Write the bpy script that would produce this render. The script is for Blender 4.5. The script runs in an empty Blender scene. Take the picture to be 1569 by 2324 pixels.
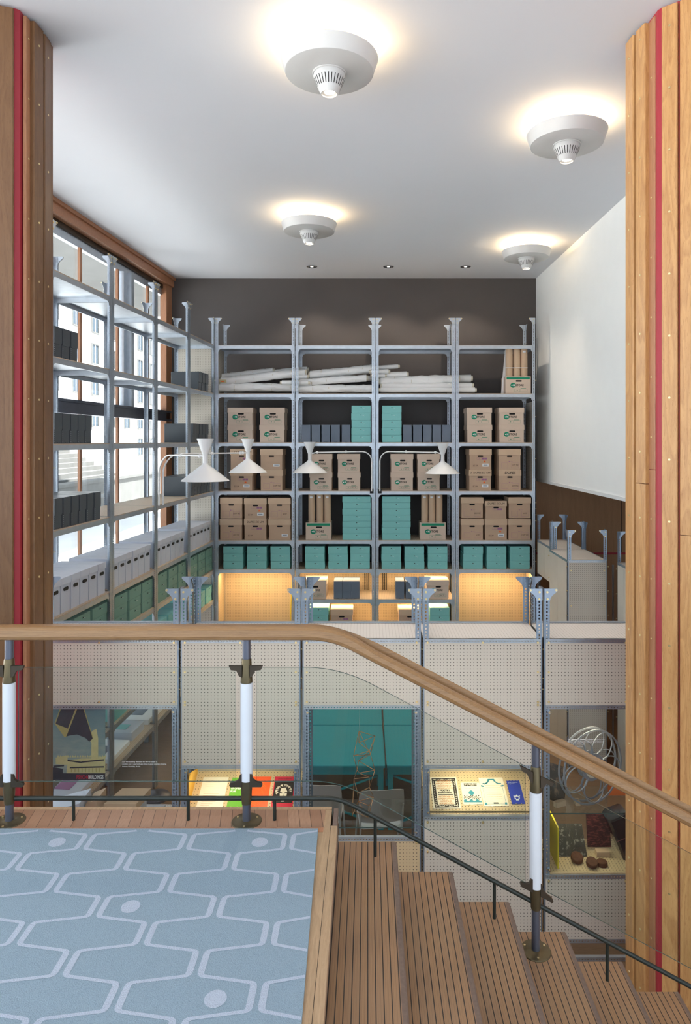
import bpy, bmesh, math, random
from mathutils import Vector, Matrix
random.seed(7)
S = bpy.context.scene
COL = S.collection
# ---------------------------------------------------------------- camera, sky, exposure
FPX, CX, CY, CAMZ = 1549.0, 835.0, 1000.0, 1.75
cd = bpy.data.cameras.new('camera'); cam = bpy.data.objects.new('camera', cd); COL.objects.link(cam)
cam.location = (0, 0, CAMZ); cam.rotation_euler = (math.pi / 2, 0, 0)
cd.sensor_width = 36; cd.sensor_fit = 'AUTO'; cd.lens = FPX / 2324 * 36
cd.shift_x = -(CX - 784.5) / 2324; cd.shift_y = (CY - 1162.0) / 2324
cd.clip_start = .05; cd.clip_end = 500
S.camera = cam
S.view_settings.view_transform = 'Standard'; S.view_settings.look = 'None'
S.view_settings.gamma = 1; S.view_settings.exposure = 0.66
S.view_settings.use_curve_mapping = False
w = bpy.data.worlds.new('sky'); S.world = w; w.use_nodes = True
w.node_tree.nodes['Background'].inputs[0].default_value = (.80, .90, 1.0, 1)
w.node_tree.nodes['Background'].inputs[1].default_value = 1.4
sun = bpy.data.lights.new('sun', 'SUN'); sun.energy = 22; sun.angle = .05; sun.color = (1, .96, .90)
so = bpy.data.objects.new('sun', sun); COL.objects.link(so); so.rotation_euler = Vector((-.45, .22, -1)).to_track_quat('-Z', 'Y').to_euler()
S.cycles.max_bounces = 8; S.cycles.diffuse_bounces = 4; S.cycles.glossy_bounces = 3
S.cycles.transparent_max_bounces = 24; S.cycles.transmission_bounces = 4
S.cycles.caustics_reflective = False; S.cycles.caustics_refractive = False
S.cycles.sample_clamp_indirect = 6
def lamp(name, kind, loc, energy, col, rot=(0, 0, 0), size=None, size_y=None, spot=None, parent=None, blend=.5):
    l = bpy.data.lights.new(name, kind); l.energy = energy; l.color = col
    if kind == 'AREA':
        l.size = size; 
        if size_y: l.shape = 'RECTANGLE'; l.size_y = size_y
    elif size: l.shadow_soft_size = size
    if spot: l.spot_size = spot; l.spot_blend = blend
    o = bpy.data.objects.new(name, l); COL.objects.link(o); o.location = loc; o.rotation_euler = rot
    if parent: o.parent = parent
    return o
# ---------------------------------------------------------------- materials
MATS = {}
class NT:
    def __init__(s, name):
        m = bpy.data.materials.new(name); m.use_nodes = True; s.m = m; s.t = m.node_tree
        s.t.nodes.clear(); s.out = s.n('ShaderNodeOutputMaterial')
    def n(s, ty, **k):
        nd = s.t.nodes.new(ty)
        for a, b in k.items(): setattr(nd, a, b)
        return nd
    def l(s, a, b): s.t.links.new(a, b)
    def math(s, op, a, b=None, c=None):
        nd = s.n('ShaderNodeMath', operation=op)
        for i, v in enumerate((a, b, c)):
            if v is None: continue
            if isinstance(v, (int, float)): nd.inputs[i].default_value = v
            else: s.l(v, nd.inputs[i])
        return nd.outputs[0]
    def mix(s, f, a, b):
        nd = s.n('ShaderNodeMix', data_type='RGBA')
        for i, v in ((0, f), (6, a), (7, b)):
            if isinstance(v, (int, float)): nd.inputs[i].default_value = v
            elif isinstance(v, tuple): nd.inputs[i].default_value = (*v[:3], 1)
            else: s.l(v, nd.inputs[i])
        return nd.outputs[2]
    def bsdf(s, col, rough=.5, metal=0, bump=None, bs=.2, spec=.5, emis=None, es=0, bd=.002):
        b = s.n('ShaderNodeBsdfPrincipled')
        if isinstance(col, tuple): b.inputs['Base Color'].default_value = (*col[:3], 1)
        else: s.l(col, b.inputs['Base Color'])
        if isinstance(rough, (int, float)): b.inputs['Roughness'].default_value = rough
        else: s.l(rough, b.inputs['Roughness'])
        b.inputs['Metallic'].default_value = metal
        b.inputs['Specular IOR Level'].default_value = spec
        if emis: b.inputs['Emission Color'].default_value = (*emis, 1); b.inputs['Emission Strength'].default_value = es
        if bump is not None:
            bp = s.n('ShaderNodeBump'); bp.inputs['Strength'].default_value = bs; bp.inputs['Distance'].default_value = bd
            s.l(bump, bp.inputs['Height']); s.l(bp.outputs[0], b.inputs['Normal'])
        return b.outputs[0]
    def coord(s, kind='Object', scale=(1, 1, 1), rot=(0, 0, 0)):
        tc = s.n('ShaderNodeTexCoord'); mp = s.n('ShaderNodeMapping')
        mp.inputs['Scale'].default_value = scale; mp.inputs['Rotation'].default_value = rot
        s.l(tc.outputs[kind], mp.inputs[0]); return mp.outputs[0]
    def noise(s, vec, scale=5, detail=3, rough=.5, dist=0):
        nd = s.n('ShaderNodeTexNoise'); nd.inputs['Scale'].default_value = scale
        nd.inputs['Detail'].default_value = detail; nd.inputs['Roughness'].default_value = rough
        nd.inputs['Distortion'].default_value = dist
        s.l(vec, nd.inputs['Vector']); return nd.outputs['Fac']
    def ramp(s, f, stops):
        r = s.n('ShaderNodeValToRGB'); e = r.color_ramp.elements
        while len(e) < len(stops): e.new(.5)
        for el, (p, c) in zip(e, stops): el.position = p; el.color = (*c[:3], 1)
        s.l(f, r.inputs[0]); return r.outputs[0]
    def done(s, sh):
        s.l(sh, s.out.inputs[0]); MATS[s.m.name] = s.m; return s.m
def flat(name, col, rough=.6, metal=0, var=.06, spec=.4, nscale=6, bs=0.0, fine=0):
    t = NT(name); v = t.coord()
    f = t.noise(v, nscale, 3)
    c = t.mix(f, tuple(x * (1 - var) for x in col), tuple(min(1, x * (1 + var)) for x in col))
    bump = t.noise(v, fine or 60, 2) if bs else None
    return t.done(t.bsdf(c, rough, metal, bump, bs, spec))
def emit(name, col, st):
    t = NT(name); e = t.n('ShaderNodeEmission'); e.inputs[0].default_value = (*col, 1); e.inputs[1].default_value = st
    return t.done(e.outputs[0])
def wood(name, cdark, cmid, clight, axis='Z', rings=9, rough=.42, stretch=18, big=1.0, spec=.45):
    t = NT(name)
    sc = {'Z': (stretch, stretch, 1), 'X': (1, stretch, stretch), 'Y': (stretch, 1, stretch)}[axis]
    oi = t.n('ShaderNodeObjectInfo'); v0 = t.coord('Object', sc)
    add = t.n('ShaderNodeVectorMath', operation='ADD'); t.l(v0, add.inputs[0])
    mul = t.n('ShaderNodeVectorMath', operation='SCALE'); cmb = t.n('ShaderNodeCombineXYZ')
    for i in range(3): t.l(oi.outputs['Random'], cmb.inputs[i])
    t.l(cmb.outputs[0], mul.inputs[0]); mul.inputs['Scale'].default_value = 37
    t.l(mul.outputs[0], add.inputs[1]); v = add.outputs[0]
    a = t.noise(v, 1.0 * big, 2, .5, .6)
    rg = t.math('FRACT', t.math('MULTIPLY', a, rings))
    rg = t.math('SMOOTH_MIN', rg, t.math('MULTIPLY', t.math('SUBTRACT', 1, rg), 5), .2)
    fine = t.noise(v, 14 * big, 4, .65)
    c1 = t.mix(rg, cdark, cmid); c2 = t.mix(fine, c1, clight)
    fin2 = t.noise(v, 40 * big, 2, .6)
    c3 = t.mix(t.math('MULTIPLY', t.math('GREATER_THAN', fin2, .62), .35), c2, cdark)
    return t.done(t.bsdf(c3, rough, 0, fine, .12, spec))
def perf(name, col, rough, metal, period, r):
    t = NT(name); uv = t.n('ShaderNodeTexCoord'); sp = t.n('ShaderNodeSeparateXYZ'); t.l(uv.outputs['UV'], sp.inputs[0])
    fv = t.math('MULTIPLY', t.math('SUBTRACT', t.math('FRACT', t.math('DIVIDE', sp.outputs[1], period)), .5), period)
    d = t.math('SQRT', t.math('ADD', t.math('POWER', sp.outputs[0], 2), t.math('MULTIPLY', t.math('POWER', fv, 2), .55)))
    hole = t.math('LESS_THAN', d, r)
    f = t.noise(t.coord(), 14, 3)
    c = t.mix(f, tuple(x * .82 for x in col), tuple(min(1, x * 1.1) for x in col))
    b = t.bsdf(c, rough, metal)
    tr = t.n('ShaderNodeBsdfTransparent'); mx = t.n('ShaderNodeMixShader')
    t.l(hole, mx.inputs[0]); t.l(b, mx.inputs[1]); t.l(tr.outputs[0], mx.inputs[2])
    return t.done(mx.outputs[0])
def peg(name, col, period=.0275, r=.0037, dark=(.05, .04, .035), rough=.6):
    t = NT(name); uv = t.n('ShaderNodeTexCoord'); sp = t.n('ShaderNodeSeparateXYZ'); t.l(uv.outputs['UV'], sp.inputs[0])
    q = [t.math('MULTIPLY', t.math('SUBTRACT', t.math('FRACT', t.math('DIVIDE', sp.outputs[i], period)), .5), period) for i in (0, 1)]
    d = t.math('SQRT', t.math('ADD', t.math('POWER', q[0], 2), t.math('POWER', q[1], 2)))
    hole = t.math('LESS_THAN', d, r)
    f = t.noise(t.coord(), 3, 3); g = t.noise(t.coord(), 160, 2)
    c = t.mix(f, tuple(x * .94 for x in col), tuple(x * 1.04 for x in col)); c = t.mix(t.math('MULTIPLY', g, .16), c, tuple(x * .6 for x in col))
    c = t.mix(hole, c, dark)
    return t.done(t.bsdf(c, rough))
def glass(name, tint, f0=.035, rough=.0):
    t = NT(name); tr = t.n('ShaderNodeBsdfTransparent'); tr.inputs[0].default_value = (*tint, 1)
    gl = t.n('ShaderNodeBsdfGlossy'); gl.inputs['Roughness'].default_value = rough
    ge = t.n('ShaderNodeNewGeometry'); dt = t.n('ShaderNodeVectorMath', operation='DOT_PRODUCT'); t.l(ge.outputs['Normal'], dt.inputs[0]); t.l(ge.outputs['Incoming'], dt.inputs[1])
    c = t.math('SUBTRACT', 1, t.math('ABSOLUTE', dt.outputs['Value'])); fr = t.math('MULTIPLY_ADD', t.math('POWER', c, 5), .9, f0)
    mx = t.n('ShaderNodeMixShader'); t.l(fr, mx.inputs[0]); t.l(tr.outputs[0], mx.inputs[1]); t.l(gl.outputs[0], mx.inputs[2])
    return t.done(mx.outputs[0])
GC = (.62, .67, .72)
galv = flat('galvanised', (.52, .57, .63), .38, .75, .14, nscale=14)
gperf = perf('galvanised_punched', (.50, .56, .63), .36, .7, .0255, .0056)
gperfd = perf('steel_blue_punched', (.27, .345, .44), .34, .7, .0275, .0068)
steelb = flat('steel_blue', (.33, .40, .49), .34, .75, .12, nscale=14)
gslot = perf('galvanised_slots', (.42, .48, .54), .36, .7, .024, .0046)
brass = flat('zinc_yellow', (.75, .62, .34), .3, .9, .1)
pegm = peg('hardboard', (.60, .55, .47))
pegw = peg('hardboard_pale', (.74, .70, .66), r=.0034, dark=(.28, .24, .21))
pego = peg('hardboard_tan', (.62, .47, .28))
deckm = peg('hardboard_shelf', (.60, .48, .36))
plain = flat('panel_beige', (.62, .57, .50), .6)
ceilm = flat('ceiling_paint', (.67, .695, .75), .9, 0, .02, nscale=.7)
wallw = flat('white_paint', (.86, .87, .86), .85, 0, .02)
wallb = flat('charcoal_paint', (.080, .070, .067), .5, 0, .12, nscale=1.2, spec=.35)
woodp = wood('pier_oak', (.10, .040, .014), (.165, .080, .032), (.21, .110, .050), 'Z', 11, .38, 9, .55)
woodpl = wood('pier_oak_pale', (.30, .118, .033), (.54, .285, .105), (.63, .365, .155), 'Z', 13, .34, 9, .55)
woodw = wood('panel_walnut', (.27, .14, .065), (.38, .21, .105), (.45, .265, .14), 'Z', 3, .5, 16, .6)
woodf = wood('window_oak', (.26, .10, .045), (.40, .18, .09), (.48, .24, .13), 'Z', 6, .4, 12, 1)
woodfx = wood('window_oak_long', (.26, .10, .045), (.40, .18, .09), (.48, .24, .13), 'Y', 6, .4, 12, 1)
woodr = wood('handrail_teak', (.13, .06, .022), (.27, .145, .06), (.38, .22, .10), 'X', 7, .3, 26, 1.4)
woodb = wood('border_oak', (.27, .165, .085), (.42, .27, .15), (.52, .37, .23), 'Y', 6, .45, 22, 1.2)
floorw = wood('floor_boards', (.16, .09, .05), (.24, .14, .08), (.30, .19, .11), 'X', 5, .4, 14, 1)
red = flat('red_paint', (.36, .03, .045), .45, 0, .05)
whitep = flat('white_enamel', (.80, .81, .82), .35, 0, .01)
lampw = flat('lamp_enamel', (.62, .62, .615), .3, 0, .01)
white_tube = flat('white_sleeve', (.68, .71, .76), .25, 0, .01)
gun = flat('gunmetal_blue', (.13, .14, .18), .35, .6, .15)
bronze = flat('bronze', (.13, .105, .06), .38, .75, .2, nscale=20)
dbronze = flat('dark_bronze', (.07, .055, .04), .4, .6, .15)
green_bar = flat('dark_green_bar', (.022, .028, .024), .35, .2, .1)
black = flat('black', (.012, .012, .013), .5, 0, .05)
dark = flat('dark_hole', (.01, .009, .009), .8, 0, 0)
kraft = flat('kraft', (.55, .385, .27), .75, 0, .10, nscale=5)
kraftl = flat('kraft_lid', (.63, .46, .32), .75, 0, .08, nscale=5)
kraft2 = flat('pale_kraft', (.64, .51, .41), .75, 0, .06, nscale=5)
tubem = flat('tube_card', (.60, .43, .29), .7, 0, .05)
grn = flat('print_green', (.005, .24, .13), .6, 0, 0)
pur = flat('print_purple', (.36, .16, .30), .7, 0, 0)
wlab = flat('label_white', (.85, .86, .88), .6, 0, 0)
orl = flat('label_orange', (.9, .16, .03), .6, 0, 0)
aqua = flat('aqua_card', (.23, .57, .55), .55, 0, .04)
shaded = flat('aqua_card_shaded', (.20, .36, .29), .6, 0, .05)  # same card as aqua, the shade on the window-side boxes put into its colour
slate = flat('slate_card', (.14, .175, .23), .55, 0, .08)
dgrey = flat('archive_grey', (.075, .088, .10), .38, 0, .08)
lgrey = flat('pale_grey_card', (.58, .61, .69), .6, 0, .04)
plastic = flat('wrap_white', (.88, .88, .87), .35, 0, .03, nscale=20, bs=1.0, fine=22)
paperc = flat('paper_cream', (.72, .67, .55), .7)
twine = flat('twine', (.55, .45, .25), .8)
gl_case = glass('case_glass', (.955, .98, .975), .028)
gl_rail = glass('rail_glass', (.925, .955, .94), .02)
gl_edge = flat('glass_edge', (.07, .12, .115), .15, 0, 0)
gl_win = glass('window_glass', (.96, .985, 1.0), .03)
teal = flat('teal_top', (.014, .30, .38), .6, 0, .05, spec=.15)
chairw = flat('chair_shell', (.55, .57, .60), .35, 0, .02)
chrome = flat('chrome', (.75, .77, .8), .18, .95, .02)
copper = flat('copper', (.62, .33, .16), .3, .85, .1)
blackp = flat('ink', (.015, .013, .012), .7, 0, 0)
# ---------------------------------------------------------------- mesh builder
class MB:
    def __init__(s): s.v = []; s.f = []; s.m = []; s.uv = []; s.mats = []; s.sm = []
    def mi(s, mat):
        if mat not in s.mats: s.mats.append(mat)
        return s.mats.index(mat)
    def face(s, pts, mat, uv=None, smooth=False):
        b = len(s.v); s.v += [tuple(p) for p in pts]; s.f.append(tuple(range(b, b + len(pts)))); s.m.append(s.mi(mat)); s.sm.append(smooth)
        s.uv.append(uv or [(p[0], p[1]) for p in pts])
    def grid(s, rings, mat, closed=False, smooth=True, caps=False):
        b = len(s.v); n = len(rings[0])
        for r in rings: s.v += [tuple(p) for p in r]
        for i in range(len(rings) - 1):
            for j in range(n if closed else n - 1):
                k = (j + 1) % n
                s.f.append((b + i * n + j, b + i * n + k, b + (i + 1) * n + k, b + (i + 1) * n + j))
                s.m.append(s.mi(mat)); s.sm.append(smooth); s.uv.append([(0, 0)] * 4)
        if caps:
            for r, rev in ((0, True), (len(rings) - 1, False)):
                idx = [b + r * n + j for j in range(n)]
                if rev: idx.reverse()
                s.f.append(tuple(idx)); s.m.append(s.mi(mat)); s.sm.append(False); s.uv.append([(0, 0)] * n)
    def box(s, x0, x1, y0, y1, z0, z1, mat, perf=False):
        c = ((x0 + x1) / 2, (y0 + y1) / 2, (z0 + z1) / 2); dims = (abs(x1 - x0), abs(y1 - y0), abs(z1 - z0))
        la = dims.index(max(dims))
        P = [(x, y, z) for z in (z0, z1) for y in (y0, y1) for x in (x0, x1)]
        for idx, na in (((0, 2, 3, 1), 2), ((4, 5, 7, 6), 2), ((0, 1, 5, 4), 1), ((2, 6, 7, 3), 1), ((0, 4, 6, 2), 0), ((1, 3, 7, 5), 0)):
            pts = [P[i] for i in idx]; ax = [a for a in (0, 1, 2) if a != na]
            if perf:
                if la in ax: o = [a for a in ax if a != la][0]; uv = [(p[o] - c[o], p[la]) for p in pts]
                else: uv = [(9, 9)] * 4
            else: uv = [(p[ax[0]], p[ax[1]]) for p in pts]
            s.face(pts, mat, uv)
    def poly(s, pts, n, t, mat, perf=False):
        """pts 2D in plane with normal axis n ('x','y','z') extruded from t[0] to t[1]"""
        def P(a, b, c): return {'y': (a, c, b), 'x': (c, a, b), 'z': (a, b, c)}[n]
        A = [P(a, b, t[0]) for a, b in pts]; B = [P(a, b, t[1]) for a, b in pts]
        s.face(A[::-1], mat, [(p[0], p[1]) for p in pts][::-1]); s.face(B, mat, [(p[0], p[1]) for p in pts])
        for i in range(len(pts)):
            j = (i + 1) % len(pts); s.face([A[i], A[j], B[j], B[i]], mat)
    def cyl(s, p0, p1, r0, r1=None, mat=None, seg=12, caps=True):
        r1 = r0 if r1 is None else r1; p0 = Vector(p0); p1 = Vector(p1); d = (p1 - p0).normalized()
        a = d.orthogonal().normalized(); b = d.cross(a)
        rings = [[tuple(p + (a * math.cos(2 * math.pi * i / seg) + b * math.sin(2 * math.pi * i / seg)) * r) for i in range(seg)] for p, r in ((p0, r0), (p1, r1))]
        s.grid(rings, mat, True, True, caps)
    def tube(s, path, r, mat, seg=8, caps=True):
        path = [Vector(p) for p in path]; rings = []; a = None
        for i, p in enumerate(path):
            d = (path[min(i + 1, len(path) - 1)] - path[max(i - 1, 0)]).normalized()
            if a is None: a = d.orthogonal().normalized()
            else: a = (a - d * a.dot(d)).normalized()
            b = d.cross(a)
            rr = r[i] if isinstance(r, (list, tuple)) else r
            rings.append([tuple(p + (a * math.cos(2 * math.pi * k / seg) + b * math.sin(2 * math.pi * k / seg)) * rr) for k in range(seg)])
        s.grid(rings, mat, True, True, caps)
    def lathe(s, prof, mat, seg=32, c=(0, 0, 0), caps=False):
        rings = [[(c[0] + r * math.cos(2 * math.pi * k / seg), c[1] + r * math.sin(2 * math.pi * k / seg), c[2] + z) for k in range(seg)] for r, z in prof]
        s.grid(rings, mat, True, True, caps)
    def addmesh(s, me, mat, T=Matrix()):
        for p in me.polygons:
            s.face([tuple(T @ me.vertices[i].co) for i in p.vertices], mat)
    def mesh(s, name):
        me = bpy.data.meshes.new(name); me.from_pydata(s.v, [], s.f)
        for m in s.mats: me.materials.append(m)
        me.polygons.foreach_set('material_index', s.m); me.polygons.foreach_set('use_smooth', s.sm)
        ul = me.uv_layers.new(name='UVMap'); ul.data.foreach_set('uv', [c for f in s.uv for u in f for c in u[:2]])
        bm = bmesh.new(); bm.from_mesh(me); bmesh.ops.remove_doubles(bm, verts=bm.verts, dist=1e-6)
        bmesh.ops.recalc_face_normals(bm, faces=bm.faces)
        for e in bm.edges:
            if len(e.link_faces) == 2 and e.calc_face_angle(0) > .75: e.smooth = False
        bm.to_mesh(me); bm.free(); me.update()
        return me
def obj(name, mb, parent=None, loc=None, rot=None):
    me = mb.mesh(name) if isinstance(mb, MB) else mb
    o = bpy.data.objects.new(name, me); COL.objects.link(o)
    if parent: o.parent = parent
    if loc is not None: o.location = loc
    if rot is not None: o.rotation_euler = rot
    return o
def tag(o, label=None, cat=None, group=None, kind=None):
    if label: o['label'] = label
    if cat: o['category'] = cat
    if group: o['group'] = group
    if kind: o['kind'] = kind
    return o
def thing(name, label, cat, loc=(0, 0, 0), rz=0, group=None):
    o = bpy.data.objects.new(name, None); COL.objects.link(o); o.empty_display_size = .1
    o.location = loc; o.rotation_euler = (0, 0, rz); return tag(o, label, cat, group)
def struct(name, mb, parent=None):
    o = obj(name, mb, parent)
    if not parent: o['kind'] = 'structure'
    return o
def local(o, x, y, z):
    c, s_ = math.cos(o.rotation_euler.z), math.sin(o.rotation_euler.z)
    return (o.location.x + c * x - s_ * y, o.location.y + s_ * x + c * y, o.location.z + z)
_tc = {}
def text_mesh(txt, size, align='CENTER', shear=0, bold=0):
    k = (txt, size, align, shear, bold)
    if k in _tc: return _tc[k]
    cu = bpy.data.curves.new('t', 'FONT'); cu.body = txt; cu.size = size; cu.align_x = align; cu.align_y = 'CENTER'; cu.shear = shear
    cu.resolution_u = 3; cu.offset = bold
    o = bpy.data.objects.new('t', cu); COL.objects.link(o); bpy.context.view_layer.update()
    me = bpy.data.meshes.new_from_object(o.evaluated_get(bpy.context.evaluated_depsgraph_get()))
    bpy.data.objects.remove(o); _tc[k] = me; return me
def T_front(x, y, z, sx=1): return Matrix.Translation((x, y, z)) @ Matrix.Rotation(math.pi / 2, 4, 'X') @ Matrix.Diagonal((sx, 1, 1, 1))
def px(p, d): return (p - CX) * d / FPX
def pz(p, d): return CAMZ - (p - CY) * d / FPX
ORD = ['first', 'second', 'third', 'fourth', 'fifth', 'sixth', 'seventh', 'eighth']
# ---------------------------------------------------------------- the room
CZ, FZ = 4.65, -2.70
WLk = .0708
def wlx(d): return -3.843 + WLk * (d - 8.2)          # plan line of the window wall
mb = MB(); mb.poly([(-7, -3), (7, -3), (7, 5.0), (6.2, 5.0), (6.2, 12.4), (wlx(12.4) - .3, 12.4), (wlx(5) - .3, 5), (-7, 5)], 'z', (CZ, CZ + .3), ceilm)
struct('ceiling', mb)
mb = MB(); mb.box(-7, 7, -3, 12.4, FZ - .2, FZ, floorw); struct('floor', mb)
mb = MB(); mb.box(wlx(12.2) - .1, 3.01, 12.2, 12.4, FZ, CZ, wallb); struct('wall_back', mb)
mb = MB(); mb.box(3.01, 6.2, 12.2, 12.4, FZ, 1.03, woodw)
mb.box(3.01, 6.2, 12.185, 12.2, pz(1258, 12.2), pz(1254, 12.2), red); mb.box(px(1411, 12.2) - .004, px(1411, 12.2) + .004, 12.195, 12.2, pz(1254, 12.2), 1.03, dark)
struct('wall_panelling', mb)
mb = MB(); mb.poly([(3.01, 12.2), (3.09, 5.0), (6.2, 5.0), (6.2, 12.2)], 'z', (1.03, CZ), wallw)
mb.poly([(2.995, 12.2), (3.075, 5.0), (3.09, 5.0), (3.01, 12.2)], 'z', (1.03, 1.075), whitep); struct('wall_right', mb)
mb = MB(); mb.box(6.0, 6.2, 5.0, 12.2, FZ, 1.03, woodw); struct('wall_far', mb)
mb = MB(); mb.box(7, 7.2, -3, 5.0, FZ, CZ, wallw); mb.box(6.2, 7, 5.0, 5.2, FZ, CZ, wallw); struct('wall_sun_block', mb)  # unseen wall, added to keep sun and sky light off the front ceiling
# window wall (thing frame: local x along the wall, local y outwards)
WR = thing('window_1', None, None, (wlx(5.0), 5.0, 0)); WR['kind'] = 'structure'
wa = math.atan2(1, WLk); WR.rotation_euler.z = wa
def wl_s(d): return (d - 5.0) / math.sin(wa)
L = wl_s(12.2)
def wpart(name, mb): return obj(name, mb, WR)
mb = MB(); mb.box(0, L, -.10, .12, 4.48, CZ, woodfx); mb.box(0, L, -.13, -.10, 4.60, CZ, woodfx); wpart('header_beam', mb)
mb = MB(); mb.box(0, L, 0, .1, 4.41, 4.48, dbronze); mb.box(0, L, .03, .1, 4.30, 4.41, galv); wpart('head_track', mb)
for d in (5.2, 6.75, 7.885, 9.02, 10.155, 11.29):
    mb = MB(); s0 = wl_s(d); mb.box(s0 - .025, s0 + .025, .005, .04, FZ, 4.30, woodf); wpart('mullion', mb)
mb = MB(); s0 = wl_s(10.42); mb.box(s0 - .05, s0 + .05, -.10, .04, 2.27, 4.30, galv); mb.box(s0 - .16, s0 - .05, -.03, .04, 2.27, 4.30, galv); wpart('steel_column', mb)
mb = MB(); s0 = wl_s(11.95); mb.box(s0 - .02, L, -.06, .05, FZ, 4.48, woodf); wpart('jamb', mb)
mb = MB(); mb.box(0, L - .1, -.06, .1, 2.09, 2.27, gun); mb.box(0, L - .1, -.10, -.06, 2.09, 2.13, gun); mb.box(0, L - .1, -.09, -.06, 2.235, 2.27, gun); wpart('transom', mb)
mb = MB(); mb.box(0, L, .04, .05, -1.9, 4.3, gl_win); wpart('pane', mb)
mb = MB(); mb.box(0, L, -.02, .14, FZ, -1.9, wallw); wpart('sill_wall', mb)
# outside
conc = flat('concrete', (.12, .12, .115), .9, 0, .25, nscale=1.5, bs=.3, fine=8)
facade = flat('facade_white', (.62, .63, .64), .9, 0, .03)
wpane = flat('facade_glass', (.05, .07, .09), .2, 0, .1)
pave = flat('paving', (.68, .68, .67), .9, 0, .1, nscale=.8)
mb = MB(); mb.box(-90, wlx(5) - .4, -20, 140, -1.9, -1.6, pave); struct('ground', mb)
bl = thing('office_building', 'white office building with rows of square windows beyond the glazing', 'building', (-28, 20, -1.6))
mb = MB(); mb.box(-10, 0, 0, 110, 0, 42, facade); obj('wall', mb, bl)
for i in range(20):
    for k in range(8):
        yy = 27 + i * 4.6
        if i in (2, 5, 8): pass
        mb = MB() if (i, k) == (0, 0) else None
        if mb:
            mb.box(-.1, .02, -.75, .75, -.95, .95, wpane); mb.box(.02, .10, -.9, -.75, -1.1, 1.1, conc); mb.box(.02, .10, .75, .9, -1.1, 1.1, conc)
            mb.box(.02, .10, -.75, .75, .95, 1.1, conc); mb.box(.02, .14, -.75, .75, -1.1, -.95, conc); mb.box(.02, .07, -.03, .03, -.95, .95, facade); wme = mb.mesh('window')
        if i < 12: obj('window', wme, bl, (0, yy, 2.6 + k * 3.2))
tw = thing('terrace_wall', 'pale concrete terrace wall outside the glazing, in front of the steps', 'wall', (-12, 14, -1.6))
mb = MB(); mb.box(-.4, 0, 0, 40, 0, 1.5, conc); obj('wall_face', mb, tw)
mb = MB(); mb.box(-.5, .1, 0, 40, 1.5, 1.62, conc); obj('coping', mb, tw)
st = thing('outdoor_steps', 'flight of concrete steps rising behind the terrace wall outside', 'stairs', (-12.6, 25, -1.6))
for i in range(9):
    mb = MB(); mb.box(-1 - i * .45, -.4 - i * .45, 2, 13, 0, 1.1 + i * .22, conc); obj('step', mb, st)
mb = MB(); mb.box(-5, -.4, 13, 13.5, 0, 3.6, facade); obj('side_wall', mb, st)
pl = tag(obj('concrete_canopy', (lambda m: (m.box(-12, -4.9, 8, 30, 7.2, 7.9, conc), m)[1])(MB())), 'stained concrete canopy projecting high outside the window wall', 'canopy')
# ---------------------------------------------------------------- timber piers
def pier(name, label, boards, core, side):
    p = thing(name, label, 'column', (core[0][0], core[0][1], FZ))
    ox, oy = core[0]
    mb = MB(); mb.poly([(x - ox, y - oy) for x, y in core], 'z', (0, CZ - FZ), red); obj('red_core', mb, p)
    for i, (a, b, th, mat, joint) in enumerate(boards):
        a = Vector(a); b = Vector(b); n = Vector((-(b - a).y, (b - a).x)).normalized()
        cc = Vector((sum(q[0] for q in core) / len(core), sum(q[1] for q in core) / len(core)))
        if n.dot((a + b) / 2 - cc) < 0: n = -n
        zs = [FZ, joint, CZ - .02] if joint else [FZ, CZ - .02]
        for j in range(len(zs) - 1):
            m2 = MB(); z0, z1 = zs[j] - FZ + .004, zs[j + 1] - FZ
            q = [a, b, b + n * th, a + n * th]; e = .006 if (b - a).length > .03 else .002
            dv = (b - a).normalized() * e
            q = [a, b, b + n * (th - e), b + n * th - dv, a + n * th + dv, a + n * (th - e)]
            m2.poly([(v.x - ox, v.y - oy) for v in q], 'z', (z0, z1), mat)
            mid = (a + b) / 2 + n * th; wd = (b - a).length
            if wd > .05:
                z = z0 + .22
                while z < z1 - .05:
                    m2.cyl((mid.x - ox - n.x * .004, mid.y - oy - n.y * .004, z), (mid.x - ox + n.x * .003, mid.y - oy + n.y * .003, z), .0075, None, brass, 8); z += .41
            obj('board', m2, p)
    return p
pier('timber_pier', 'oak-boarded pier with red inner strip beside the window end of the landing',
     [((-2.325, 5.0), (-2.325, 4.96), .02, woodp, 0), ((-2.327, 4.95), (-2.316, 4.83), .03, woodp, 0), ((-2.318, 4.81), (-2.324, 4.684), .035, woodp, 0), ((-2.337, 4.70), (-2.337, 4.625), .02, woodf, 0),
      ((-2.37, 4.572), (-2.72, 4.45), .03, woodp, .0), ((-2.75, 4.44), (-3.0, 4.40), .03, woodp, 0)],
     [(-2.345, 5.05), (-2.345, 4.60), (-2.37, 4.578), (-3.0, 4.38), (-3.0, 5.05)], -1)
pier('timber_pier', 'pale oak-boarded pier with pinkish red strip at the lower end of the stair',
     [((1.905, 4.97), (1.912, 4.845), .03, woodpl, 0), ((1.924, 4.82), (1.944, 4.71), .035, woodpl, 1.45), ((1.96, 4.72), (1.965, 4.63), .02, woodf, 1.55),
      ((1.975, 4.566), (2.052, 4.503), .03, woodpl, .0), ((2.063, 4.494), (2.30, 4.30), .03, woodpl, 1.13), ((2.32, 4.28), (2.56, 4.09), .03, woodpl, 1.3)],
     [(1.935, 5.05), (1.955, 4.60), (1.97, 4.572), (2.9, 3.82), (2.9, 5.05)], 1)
mb = MB(); pts = [(px(108 + 2.5 * math.sin(i * .8) + (1 if i > 12 else 0), 5.08), 5.08, pz(1395 + i * 18, 5.08)) for i in range(40)] + [(px(111, 5.08), 5.08, FZ)]
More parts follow.
